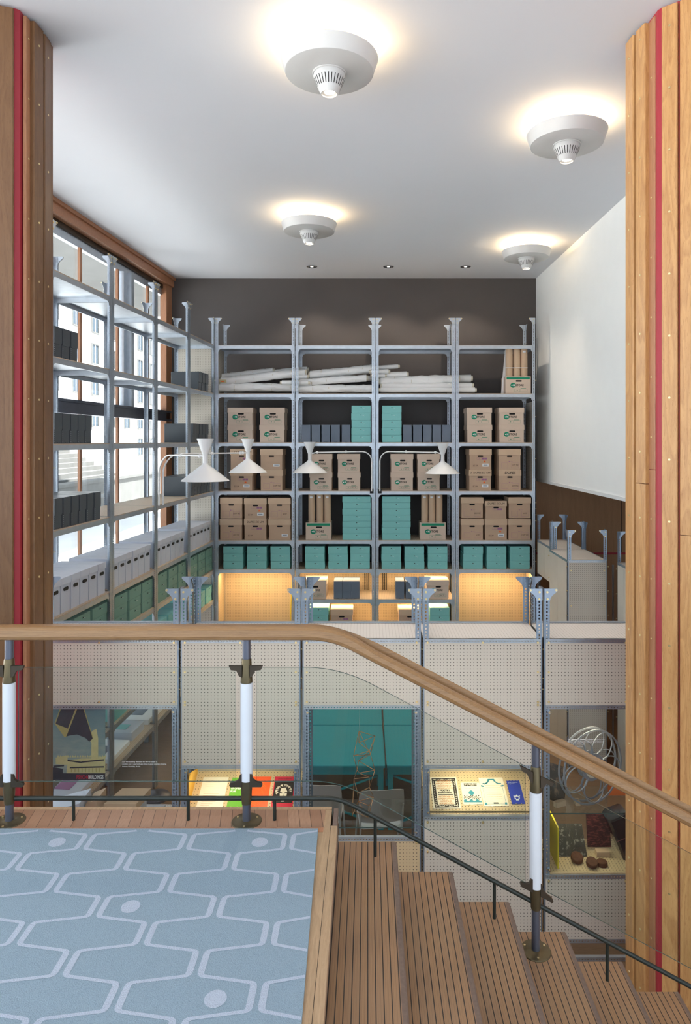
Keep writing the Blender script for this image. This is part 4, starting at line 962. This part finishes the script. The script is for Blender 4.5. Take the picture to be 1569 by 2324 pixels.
def d_floyd(q, w, h):
    TX(q, 'GAMES FOR MAY', .0155, 0, h * .93, blackp, sx=.95, bold=.0012); TX(q, 'THE PINK FLOYD', .0150, 0, h * .86, blackp, sx=.95, bold=.0012); TX(q, 'QUEEN ELIZABETH HALL MAY 12', .0065, 0, h * .73, blackp)
    PG(q, [(-w * .46, .02)] + [(-w * .46 + w * .92 * k / 14, h * (.19 + .05 * math.sin(k * 1.3))) for k in range(15)] + [(w * .46, .02)], lteal)
    PG(q, [(-w * .18, h * .50), (-w * .06, h * .44), (0, h * .36), (w * .06, h * .44), (w * .16, h * .49), (w * .10, h * .58), (0, h * .65), (-w * .10, h * .60)], lteal)
    for cx_ in (-.28, .02, .28):
        X = cx_ * w
        for k in range(6): a = k * 1.05 + cx_ * 3; PG(q, [(X, h * .32), (X + .03 * math.cos(a), h * .32 + .026 * math.sin(a)), (X + .026 * math.cos(a + .35), h * .32 + .022 * math.sin(a + .35))], blackp, Z + .0003)
def d_wreath(q, w, h):
    f = .012
    for x in (-w / 2 + .02, w / 2 - .02): R(q, x - .001, x + .001, .02, h * .75, lteal)
    R(q, -w / 2 + .02, w / 2 - .02, .018, .020, lteal)
    for s_ in (-1, 1):
        PG(q, [(s_ * (w / 2 - .03), .014), (s_ * (w / 2 - .012), .014), (s_ * (w / 2 - .012), .032), (s_ * (w / 2 - .03), .032)], lteal, Z + .0003)
        for k in range(13):
            t_ = k / 12; X = s_ * (w * .08 + t_ * w * .36); Y = h * (.93 - .10 * t_ - .10 * math.sin(t_ * 3.1) + (-.12 if k > 9 else 0) * t_)
            PG(q, [(X + .009 * math.cos(j * 1.26 + k), Y + .007 * math.sin(j * 1.26 + k)) for j in range(5)], lteal, Z + .0003)
    PG(q, [(-w * .16, h * .90), (w * .16, h * .90), (w * .13, h * .95), (-w * .13, h * .95)], lteal)
    R(q, -.02, .02, .022, .034, blackp); 
    for i in range(7): R(q, -w * .3, w * .3, h * (.72 - i * .08), h * (.72 - i * .08) + .0012, ltan)
def d_blue(q, w, h):
    TX(q, 'Royal Festival Hall', .0115, -w * .42, h * .91, wlab, 'LEFT'); TX(q, 'Programme', .0115, -w * .42, h * .86, wlab, 'LEFT')
    c_ = h * .18
    for s_ in (-1, 1): PG(q, [(s_ * .006, c_ + .004), (s_ * .024, c_ + .012), (s_ * .020, c_ + .026), (s_ * .030, c_ + .034), (s_ * .022, c_ + .040), (s_ * .010, c_ + .028), (s_ * .014, c_ + .016)], wlab)
    PG(q, [(-.012, c_ - .008), (.012, c_ - .008), (.016, c_ + .006), (-.016, c_ + .006)], wlab, Z + .0002); PG(q, [(-.014, c_ + .028), (.014, c_ + .028), (0, c_ + .048)], wlab, Z + .0004)
def nx(nb, p, yy): return px(p, 5.80)
leaflet(ND, px(981, 5.82), px(1042, 5.82), .015, .32, 'cream leaflet with black ornamental border and rows of letters in the niche', cream, d_poetry, .02)
leaflet(ND, px(1049, 5.82), px(1092, 5.82), .055, .265, 'cream leaflet with teal waves and winged figures in the niche', cream, d_floyd, .0)
leaflet(ND, px(1094, 5.82), px(1150, 5.82), .04, .315, 'cream leaflet with teal wreath border in the niche', cream, d_wreath, .03)
leaflet(ND, px(1157, 5.82), px(1187, 5.82), .06, .285, 'blue leaflet with white lyre emblem in the niche', lblue, d_blue, .03)
def d_lines(q, w, h):
    for i in range(14): R(q, -w * .35, -w * .35 + w * (.3 + .35 * ((i * 37) % 10) / 10), h * (.9 - i * .055), h * (.9 - i * .055) + .0012, ltan)
def d_green(q, w, h):
    for i, s in enumerate(('A SEASON', 'OF OPERA', 'FILMS')): TX(q, s, .024, -w * .45, h * (.72 - .10 * i), wlab, 'LEFT', .8, bold=.001)
def d_swirl(q, w, h):
    for k in range(11):
        a0 = k * .5; pts = [(w * .42 * math.cos(a0 + t_ * .25) * (1 - t_ * .07) * .9, h * .5 + h * .36 * math.sin(a0 + t_ * .25) * (1 - t_ * .07)) for t_ in range(9)]
        for i in range(8):
            (x0, y0), (x1, y1) = pts[i], pts[i + 1]; PG(q, [(x0, y0), (x1, y1), (x1, y1 + .003), (x0, y0 + .003)], lor2)
def d_head(q, w, h):
    TX(q, 'Daniel Barenboim', .017, 0, h * .93, blackp); R(q, -w * .46, w * .46, h * .20, h * .87, blackp)
    PG(q, [(-w * .13, h * .34), (-w * .17, h * .50), (-w * .12, h * .64), (w * .08, h * .66), (w * .18, h * .54), (w * .16, h * .38), (w * .08, h * .24), (-w * .06, h * .24)], cream, Z + .0003)
    for k in range(26):
        a = math.pi * (1.1 - k / 25 * 1.2 + .03 * math.sin(k * 2.3)); X, Y = w * .24 * math.cos(a), h * .56 + h * .13 * math.sin(a)
        PG(q, [(X, Y), (X + .026 * math.cos(a + .7), Y + .026 * math.sin(a + .7)), (X + .030 * math.cos(a + .2), Y + .022 * math.sin(a + .2))], cream, Z + .0004)
    for s_ in (-1, 1): PG(q, [(s_ * w * .04, h * .50), (s_ * w * .18, h * .53), (s_ * w * .17, h * .50), (s_ * w * .06, h * .475)], blackp, Z + .0006)
    PG(q, [(-w * .07, h * .34), (w * .07, h * .34), (w * .04, h * .325), (-w * .04, h * .325)], blackp, Z + .0006); PG(q, [(0, h * .48), (w * .03, h * .40), (-w * .01, h * .395)], blackp, Z + .0006)
PB = 5.84
leaflet(NB, px(455, PB), px(513, PB), -.02, .32, 'cream typed programme sheet in the lit niche', cream, d_lines); leaflet(NB, px(522, PB), px(556, PB), .03, .315, 'green programme with white title words in the lit niche', lgreen, d_green)
leaflet(NB, px(560, PB), px(612, PB), -.01, .325, 'bright orange programme with swirling lines in the lit niche', lorange, d_swirl); leaflet(NB, px(620, PB), px(668, PB), .005, .325, 'red and black programme with a portrait head in the lit niche', lred, d_head)
mb = MB(); mb.poly([(0, 0), (.30, 0), (.30, .20), (0, .30)], 'x', (0, .003), flat('card_yellow', (.75, .42, .06), .6)); tag(obj('yellow_card', mb, None, (XB + .05, CY0 + .08, -1.33)), 'yellow card leaning inside the niche of programmes', 'card')
for i, (xx, y_, z_, e) in enumerate(((px(485, 5.8), CY0 + .08, -.95, 5), (px(600, 5.8), CY0 + .1, -.95, 4), (px(1045, 5.8), CY0 + .12, -.96, 6), (px(1120, 5.8), CY0 + .12, -.96, 4))):
    lamp('niche_light', 'SPOT', (xx, y_, z_), e * .8, (1, .80, .52), (math.radians(18), 0, 0), size=.02, spot=2.2)
# poster behind the glass of the first case
pz0, pz1, px0, px1 = -1.062, -.40, px(106, 5.66), px(239.5, 5.66)
po = thing('poster', 'poster of a dark angular sculpture over a pale concrete building, behind the glass', 'poster', (px0, CY0 + .035, pz0))
PW, PH = px1 - px0, pz1 - pz0
skyp = NT('poster_sky'); v = skyp.coord('Object', (1, 1, 2.4)); n = skyp.noise(v, 9, 4, .6, .4); n2 = skyp.noise(v, 1.6, 1)
c = skyp.mix(n, (.12, .24, .30), (.60, .62, .50)); tcp = skyp.n('ShaderNodeTexCoord'); spz = skyp.n('ShaderNodeSeparateXYZ'); skyp.l(tcp.outputs['Object'], spz.inputs[0])
hz = skyp.math('MULTIPLY', skyp.math('SUBTRACT', .62, spz.outputs[2]), 1.9); hz.node.use_clamp = True; skyp.done(skyp.bsdf(skyp.mix(hz, (.12, .22, .27), c), .5))
m = MB(); m.box(0, PW, 0, .003, 0, PH, MATS['poster_sky']); obj('sheet', m, po)
pal = flat('print_stone', (.68, .60, .30), .6, 0, .2, nscale=25); pds = flat('print_slate', (.03, .033, .045), .5, 0, .3); pgo = flat('print_gold', (.48, .40, .15), .6, 0, .1)
def FP(m, pts, mat, y=-.0008): m.poly([(a * PW, b * PH) for a, b in pts], 'y', (y, -.0002), mat)
m = MB(); FP(m, [(.80, .19), (.80, .62), (.70, .52), (.86, .60), (.88, .48), (.87, .19)], pal)
FP(m, [(.70, .52), (.79, .62), (.85, .64), (.88, .52), (.88, .20), (.76, .20), (.765, .47)], pal, -.001)
FP(m, [(.28, 1), (.58, 1), (.70, .72), (.79, .52), (.73, .48), (.66, .53), (.52, .57), (.38, .555), (.31, .535), (.14, .71)], pds, -.0012)
FP(m, [(.14, .71), (.31, .535), (.38, .64)], pgo, -.0016); FP(m, [(.28, 1), (.30, 1), (.155, .70), (.14, .71)], pgo, -.0018); FP(m, [(.55, 1), (.585, 1), (.335, .54), (.31, .535)], pgo, -.002); FP(m, [(.585, 1), (.60, 1), (.80, .52), (.79, .515)], pgo, -.0021)
FP(m, [(0, 0), (1, 0), (1, .085), (0, .085)], pds, -.001); FP(m, [(0, .08), (.28, .08), (.28, .14), (.14, .16), (0, .15)], pds, -.0012)
FP(m, [(.16, .28), (.36, .31), (.36, .19), (.16, .20)], pal, -.0014); FP(m, [(.34, .085), (1, .085), (1, .30), (.80, .27), (.60, .27), (.36, .25)], pal, -.0013)
for a in ((.36, .255, .60, .23), (.60, .235, .98, .262), (.40, .165, .98, .175), (.12, .18, .30, .19)): FP(m, [(a[0], a[1]), (a[2], a[3]), (a[2], a[3] - .018), (a[0], a[1] - .018)], pds, -.0018)
for k in range(20): FP(m, [(.18 + k * .042, .285), (.20 + k * .042, .315), (.215 + k * .042, .285)], pal, -.0012)
for k in range(9): FP(m, [(.42 + k * .06, .10), (.435 + k * .06, .10), (.435 + k * .06, .15), (.42 + k * .06, .15)], pgo, -.002)
m.addmesh(text_mesh('PSYCHO', .042, 'LEFT', bold=.0014), lred, T_front(PW * .51, -.0025, PH * .035, .72)); m.addmesh(text_mesh('BUILDINGS', .042, 'LEFT', bold=.0014), wlab, T_front(PW * .715, -.0027, PH * .035, .60))
obj('picture', m, po)
# lettering on the glass
def letters(lines, x, y, z, size, label):
    m = MB()
    for i, s in enumerate(lines): m.addmesh(text_mesh(s, size, 'LEFT', bold=.0002), wlab, T_front(x, y, z - i * size * 1.25))
    tag(obj('window_lettering', m), label, 'lettering')
letters(['love this building? Because it\u2019s like no other in', 'London and it was built at a time of great utopian thinking.', 'Antony Gormley, Artist'], px(277, 5.63), CY0 + .0115, pz(1729, 5.63), .0155, 'white quotation lettering on the glass beside the poster')
letters(['\u201cThe relationship with the audience is instantly very', 'intimate, and I think that\u2019s because these places are', 'really built for listening.\u201d', 'Simon Armitage, Poet'], px(1287, 5.63), CY0 + .0115, pz(1678.5, 5.63), .0150, 'white quotation lettering on the glass in front of the film reel')
# model building and cartons inside the first case
mo = thing('architectural_model', 'grey card model building with tan roof inside the poster case', 'model', (px(285, 5.9), 5.74, -1.50))
m = MB(); m.box(-.30, .32, -.06, .25, 0, .06, lgrey); obj('model_base', m, mo); m = MB(); m.box(-.09, .17, -.02, .2, .06, .16, lgrey); obj('block', m, mo)
m = MB(); m.poly([(-.11, -.04), (.16, -.04), (.20, .22), (-.05, .22)], 'z', (.16, .215), tubem); obj('roof', m, mo); m = MB(); m.box(.10, .15, -.0415, -.0400, .165, .19, black); m.box(.0, .05, -.0215, -.0205, .07, .10, black); obj('model_window', m, mo)
m = MB(); m.box(-.25, .02, .0, .25, 0, .2, plain); 
m2 = thing('display_block', 'tan card block beside the model building in the poster case', 'block', (px(218, 5.9), 5.80, -1.50)); obj('block', (lambda q: (q.poly([(-.05, 0), (.05, 0), (.05, .2), (-.05, .16)], 'y', (0, .2), tubem), q)[1])(MB()), m2); obj('foot', (lambda q: (q.box(-.09, .09, -.03, .22, -.0, .02, tubem), q)[1])(MB()), m2)
lc = thing('lilac_box', 'lilac grey tapered box inside the poster case by the pier', 'box', (px(150, 5.85), 5.72, -1.50)); m = MB(); m.poly([(-.16, 0), (.16, 0), (.17, .21), (-.16, .12)], 'y', (0, .25), lgrey); obj('shell', m, lc); m = MB(); m.box(-.06, .10, -.004, 0, .03, .07, wlab); obj('front_strip', m, lc)
# hanging copper figure
wf = thing('wire_figure', 'open copper wire figure hanging behind the glass, above white chairs', 'sculpture', (px(828, 5.87), 5.87, pz(1665, 5.87)))
P2 = [(815, 1665), (852, 1674), (803, 1709), (839, 1697), (841, 1719), (815, 1686), (814, 1733), (811, 1745), (851, 1744), (803, 1780), (838, 1768), (816, 1754), (839, 1788), (848, 1815), (812, 1805), (813, 1830), (800, 1848), (838, 1838), (836, 1860), (804, 1852)]
PP = [(px(a, 5.87) - wf.location.x, random.uniform(-.10, .10), pz(b, 5.87) - wf.location.z) for a, b in P2]
ED = [(0, 2), (0, 4), (0, 5), (5, 1), (1, 3), (1, 4), (2, 3), (2, 4), (2, 7), (3, 5), (3, 8), (4, 6), (6, 7), (6, 8), (7, 9), (8, 11), (8, 12), (11, 7), (9, 10), (10, 11), (10, 12), (9, 14), (12, 13), (12, 14), (14, 13), (14, 15), (13, 15), (15, 16), (13, 17), (15, 17), (16, 19), (17, 18), (19, 18), (15, 18), (9, 16), (13, 18), (3, 6), (5, 3), (0, 1)]
m = MB()
for a, b in ED: m.tube([PP[a], PP[b]], .0028, copper, 6)
obj('wire_frame', m, wf); m = MB(); m.tube([PP[0], (PP[0][0] + .01, 0, -.45 - wf.location.z)], .0006, wlab, 4); obj('thread', m, wf)
# film reel
rl = thing('film_reel', 'large spoked metal film reel standing on the glass shelf', 'film reel', (px(1338, 5.83), 5.80, -1.328)); rl.rotation_euler.z = math.radians(24)
RR = .315
for k, yy in enumerate((-.032, .032)):
    m = MB(); n = 72
    def ringm(cx_, cz_, R_, rw, th, a0=0, a1=2 * math.pi, nn=72):
        rings = []
        for i in range(nn + 1):
            a = a0 + (a1 - a0) * i / nn; q = []
            for dr, dy in ((-rw, -th), (rw, -th), (rw, th), (-rw, th)): q.append((cx_ + (R_ + dr) * math.cos(a), yy + dy, cz_ + (R_ + dr) * math.sin(a)))
            rings.append(q)
        m.grid(rings, alu, True, False, True)
    alu = MATS.get('reel_metal') or flat('reel_metal', (.30, .32, .36), .45, .2, .05)
    zc = RR + .002
    ringm(0, zc, RR - .008, .007, .005); ringm(0, zc, .10, .014, .005)
    for j in range(5):
        a = math.radians(94 + 72 * j + k * 9); ca, sa = math.cos(a), math.sin(a)
        m.tube([(.10 * ca, yy, zc + .10 * sa), (.165 * ca, yy, zc + .165 * sa)], .009, alu, 8)
        for s_ in (-1, 1):
            pts = []
            for i in range(15):
                t_ = i / 14; aa = a + s_ * .60 * t_ ; rr = .165 + (RR - .012 - .165) * math.sin(t_ * math.pi / 2) ** .9
                pts.append((rr * math.cos(aa), yy, zc + rr * math.sin(aa)))
            m.tube(pts, .0055, alu, 6)
    obj('flange', m, rl)
m = MB(); m.cyl((0, -.04, RR), (0, .04, RR), .085, None, paperc, 36); obj('film_core', m, rl)
for s_ in (-1, 1): tag(obj('wooden_wedge', (lambda q: (q.box(-.02, .02, -.03, .03, 0, .035, tubem), q)[1])(MB()), None, (px(1338, 5.83) + s_ * .12, 5.83 + s_ * .05, -1.328)), f'small wooden wedge holding the {"outer" if s_ > 0 else "inner"} foot of the film reel', 'wedge')
# things on the hardboard shelf and glass shelf of that case
zE = -1.812
yf = flat('folder_yellow', (.72, .56, .03), .5)
fo = thing('yellow_folder', 'yellow folded board standing in the reel case', 'folder', (px(1266, 5.68), 5.68, zE)); m = MB(); m.box(0, .012, 0, .26, 0, .34, yf); obj('front_leaf', m, fo); m = MB(); 
for k in range(3): m.box(.012, .0135, .002, .258, .08 + k * .085, .082 + k * .085, dark)
obj('crease', m, fo)
def photo(name, label, x, y, z, w, h, tilt, mats, rz=0):
    t = thing(name, label, 'photograph', (x, y, z)); t.rotation_euler = (tilt, 0, rz)
    m = MB(); m.box(-w / 2, w / 2, 0, .004, 0, h, mats[0]); obj('print', m, t); m = MB(); m.box(-w / 2, w / 2, .004, .007, 0, h, mats[1]); obj('mount', m, t)
def imgm(name, c1, c2, sc, thr, st=(1, 1, 1)):
    t = NT(name); n = t.noise(t.coord('Object', st), sc, 5, .7, .3); return t.done(t.bsdf(t.ramp(n, [(thr, c1), (thr + .08, c2)]), .3))
photo('archive_photograph', 'dark photograph of a lit crowd lying on the reel case shelf', px(1300, 5.86), 5.84, zE + .003, .24, .25, math.radians(-38), (imgm('photo_crowd', (.04, .04, .035), (.26, .25, .21), 22, .55), black))
photo('archive_photograph', 'photograph of rows of dark red seats on a wooden block', px(1361, 5.93), 5.93, zE + .03, .205, .27, math.radians(-10), (imgm('photo_seats', (.03, .012, .015), (.16, .045, .045), 16, .5, (1, 1, 4)), black))
tag(obj('wooden_block', (lambda q: (q.box(-.055, .055, -.03, .03, 0, .045, tubem), q)[1])(MB()), None, (px(1364, 5.9), 5.86, zE)), 'pale wooden block in front of the photograph of seats', 'block')
photo('archive_photograph', 'brownish photograph leaning at the end of the glass shelf', px(1256, 5.8), 5.84, -1.328, .22, .30, math.radians(-8), (imgm('photo_brown', (.05, .035, .025), (.25, .15, .09), 7, .5), black), math.radians(-40))
tag(obj('wooden_block', (lambda q: (q.box(-.05, .05, -.02, .02, 0, .045, tubem), q)[1])(MB()), None, (px(1271, 5.75), 5.75, -1.328), (0, 0, math.radians(25))), 'pale wooden block on the glass shelf beside the brownish photograph', 'block')
photo('archive_photograph', 'orange-red print propped at the pier end of the glass shelf', px(1412, 5.9), 5.92, -1.328, .22, .14, math.radians(-12), (imgm('photo_orange', (.75, .20, .07), (.85, .34, .14), 5, .5), black), 0)
bc = thing('black_case', 'glossy black case leaning in the reel case beside the pier', 'case', (px(1428, 5.85), 5.78, zE)); bc.rotation_euler.y = math.radians(-22)
m = MB(); bevbox(m, -.06, .12, 0, .2, 0, .38, flat('gloss_black', (.012, .014, .018), .12, 0, .02), .02); obj('shell', m, bc); m = MB(); m.box(-.058, .118, -.002, 0, .20, .206, chrome); obj('seam', m, bc)
wk = wood('walnut_disc', (.05, .02, .012), (.11, .045, .025), (.13, .055, .03), 'X', 8, .6, 6, 5, spec=.15)
for i, (p_, dy, tl, r_, bs) in enumerate(((1312, .10, -28, .05, 1), (1340, .03, -22, .047, 1), (1365, .05, -8, .045, 0))):
    t = thing('wooden_disc', ('tilted dark wooden disc on a white ring, outermost of the three', 'striped wooden disc with metal rim, middle of the three', 'flat dark wooden disc nearest the black case')[i], 'disc', (px(p_, 5.75), CY0 + .06 + dy, zE)); 
    m = MB(); m.cyl((0, 0, 0), (0, 0, .028), r_, None, wk, 36); m.cyl((0, 0, .028), (0, 0, .032), r_, r_ - .004, wk, 36); o = obj('disc', m, t, (0, 0, .02 if bs else 0)); o.rotation_euler.x = math.radians(-tl * .8 if bs else 0)
    m = MB(); m.lathe([(0, 0), (r_ * .75, 0), (r_ * .75, .016), (0, .016)], chairw, 28); obj('ring_base', m, t)
lamp('niche_light', 'SPOT', (px(1350, 5.7), 5.72, -.46), 7, (1, .86, .62), (math.radians(6), 0, 0), size=.02, spot=1.5)
lamp('strip_light', 'AREA', (px(1340, 5.8), 5.86, -1.345), 1.2, (1, .85, .6), (0, 0, 0), size=.8, size_y=.05)
# ---------------------------------------------------------------- cases along the panelled wall
def run_case(label, x0, x1, y0, y1, plainside, front, zb=-2.6):
    u = thing('display_case', label, 'display case', (x0, y0, FZ), 0, 'cases along the panelled wall'); W, D = x1 - x0, y1 - y0; g = .009
    for x, sx in ((g, 1), (W - g, -1)):
        for y, sy in ((0, 1), (D - .004, -1)): angle_post(u, x, y + .002, sx, sy, 0, CP - FZ, .046, .062, [r(.03 - .33 * k) for k in range(8)] if front else [], gap=.009, pm=gperfd, gm=steelb)
    m = MB(); m.box(.012, W - .012, .0, D, r(CT) - .006, r(CT), pegw); obj('top_board', m, u)
    for x in (.004, W - .007):
        m = MB(); m.box(x, x + .003, .01, D - .01, r(CT) - .03, r(CT) + .004, gslot, True); obj('edge_rail', m, u)
    if front:
        m = MB(); m.box(.02, W - .02, -.006, 0, r(zb), r(CT), pegm); obj('front_panel', m, u); hbeam(u, .02, W - .02, -.009, r(CT) + .004)
        for z in (-.02, -.5, -1.0):
            for x in (.05, W - .05): obj('bolt', BOLT, u, (x, -.009, r(z)))
    for j in range(2):
        m = MB(); m.box(.0, .005, .03 + j * (D - .06) / 2 + .002, .03 + (j + 1) * (D - .06) / 2 - .002, r(plainside), r(CT) - .03, plain); obj('side_panel', m, u)
    m = MB(); m.box(W - .006, W, .03, D - .03, r(plainside), r(CT) - .03, pegm); obj('side_panel', m, u)
    return u
run_case('case ending the panelled-wall run, its perforated end facing the stair', 2.72, 3.27, 9.30, 10.24, -2.6, True)
run_case('case joining the shelving and the run along the panelled wall', 2.79, 3.27, 10.26, 11.25, -.42, False)
u2 = run_case('second row case behind the pale pier, plain grey end panel', 3.34, 4.4, 8.68, 9.15, -2.6, True)
m = MB(); m.tube([(px(1392, 9.9), 9.9, FZ), (px(1392, 9.9), 9.9, pz(1282, 9.9))], .014, galv, 10); tag(obj('steel_pole', m), 'grey steel pole between the two rows of cases', 'pole')
# ---------------------------------------------------------------- tables and chairs on the room floor
def table(x0, x1, y0, y1, zt, label):
    t = thing('work_table', label, 'table', ((x0 + x1) / 2, (y0 + y1) / 2, FZ), 0, 'teal work tables'); W, D, H = x1 - x0, y1 - y0, zt - FZ
    m = MB(); bevbox(m, -W / 2, W / 2, -D / 2, D / 2, H - .03, H, teal, .01); obj('table_top', m, t)
    m = MB(); m.box(-W / 2 + .02, W / 2 - .02, -D / 2 + .02, D / 2 - .02, H - .11, H - .03, teal); obj('apron', m, t)
    for sx in (-1, 1):
        for sy in (-1, 1):
            m = MB(); m.box(-.03, .03, -.03, .03, 0, H - .11, teal); obj('leg', m, t, (sx * (W / 2 - .05), sy * (D / 2 - .05), 0))
    for s_ in (-1, 1):
        m = MB(); m.tube([(-s_ * W * .45, -D / 2 + .05, .05), (s_ * W * .45, -D / 2 + .05, H - .14)], .014, teal, 8); obj('brace', m, t)
    return t
TX_ = px(876, 7.75)
table(TX_ - 1.7, TX_ - .005, 7.78, 8.88, -1.955, 'teal table nearest the window side, front row'); table(TX_ + .005, TX_ + 1.7, 7.78, 8.88, -1.955, 'teal table nearest the panelled wall, front row')
table(TX_ - 1.7, TX_ - .005, 8.90, 10.0, -1.955, 'teal table of the rear row, window side'); table(TX_ + .005, TX_ + 1.7, 8.90, 10.0, -1.955, 'teal table of the rear row, panelled wall side')
m = MB(); m.tube([(px(868, 8.6), 9.3, -1.2), (px(870, 8.3), 8.9, -1.90), (px(877, 7.8), 7.78, -1.945), (px(877, 7.8), 7.765, -2.1)], .006, black, 6); tag(obj('power_cable', m), 'black cable running over the join of the teal tables', 'cable')
def chair(x, y, rz, label):
    t = thing('stacking_chair', label, 'chair', (x, y, FZ), rz, 'white stacking chairs')
    def shell():
        m = MB(); rings = []
        for i in range(15):
            f = i / 14; z = .50 + .37 * f; wd = .225 + .012 * math.sin(f * 3.1); y_ = -.19 - .07 * f
            rings.append([(-wd + 2 * wd * j / 12, y_ + .035 * (1 - ((j - 6) / 6) ** 2) * -1 + .035, z - (.02 * ((j - 6) / 6) ** 4 if i == 14 else 0)) for j in range(13)])
        back = [[(a, b - .008, c_) for a, b, c_ in rg] for rg in rings]
        for k, G in enumerate((rings, back)): m.grid(G, chairw)
        for e in (0, 14): m.grid([rings[e], back[e]], chairw)
        for e in (0, 12): m.grid([[rg[e] for rg in rings], [rg[e] for rg in back]], chairw)
        return m.mesh('backrest')
    obj('backrest', cached('chback', shell), t)
    def seat():
        m = MB(); bevbox(m, -.22, .22, -.19, .22, .44, .455, chairw, .03); return m.mesh('seat')
    obj('seat', cached('chseat', seat), t)
    for sx in (-1, 1):
        for sy, yy in ((-1, -.25), (1, .22)):
            m = MB(); m.tube([(sx * .24, yy + sy * .02, 0), (sx * .215, yy * .75, .44)] + ([(sx * .225, -.215, .70)] if sy < 0 else []), .010, chairw, 8); obj('leg', m, t)
    return t
chair(px(862, 7.0), 7.25, .1, 'white chair with its back to the glass, behind the wire figure'); chair(px(725, 7.0), 7.35, -.05, 'white chair partly hidden behind the landing corner'); chair(px(905, 9.0), 8.1 - .95, .3, 'white chair at the teal tables, half behind the post') if False else None
m = MB(); m.lathe([(0, 0), (.17, 0), (.17, .03), (.10, .06), (.05, .07), (0, .07)], gun, 32); tag(obj('round_foot', m, None, (px(359, 8.6), 8.5, FZ)), 'round dark metal foot standing on the floor under the window bench', 'foot')
kt = thing('patterned_bag', 'kraft bag with zigzag print on the floor behind the glass shelf', 'bag', (px(768, 6.5), 6.5, FZ)); m = MB(); bevbox(m, -.07, .10, 0, .1, .38, .60, kraft2, .004); m.box(-.06, .09, .02, .08, 0, .38, chrome); obj('body', m, kt); m = MB()
for k in range(4): m.poly([(-.06 + .01, .56 - k * .035), (-.04, .575 - k * .035), (-.02, .56 - k * .035), (-.04, .565 - k * .035)], 'y', (-.002, 0), wlab)
obj('zigzag', m, kt)
# hanging cables in the lit bays
for b, X in ((1, (828, 833, 837)), (2, (869, 873, 877))):
    for i, p_ in enumerate(X):
        m = MB(); d = FD + SD - .03; m.tube([(px(p_, d), d, SH[5] - .08), (px(p_ + .4, d), d, SH[6] + .01)], .006, black, 6); tag(obj('hanging_cable', m), f'dark cable, {ORD[i]} of three hanging on the tan hardboard, {BN[b]}', 'cable', 'dark cables on the tan hardboard')
m = MB(); m.tube([(px(664, 11.9), 11.9, -.5), (px(659, 11.9), 11.9, pz(1412, 11.9)), (px(657, 11.9), 11.9, -2.2)], .008, yf, 6); tag(obj('yellow_cable', m), 'yellow cable hanging in the empty lit bay by the corner', 'cable')
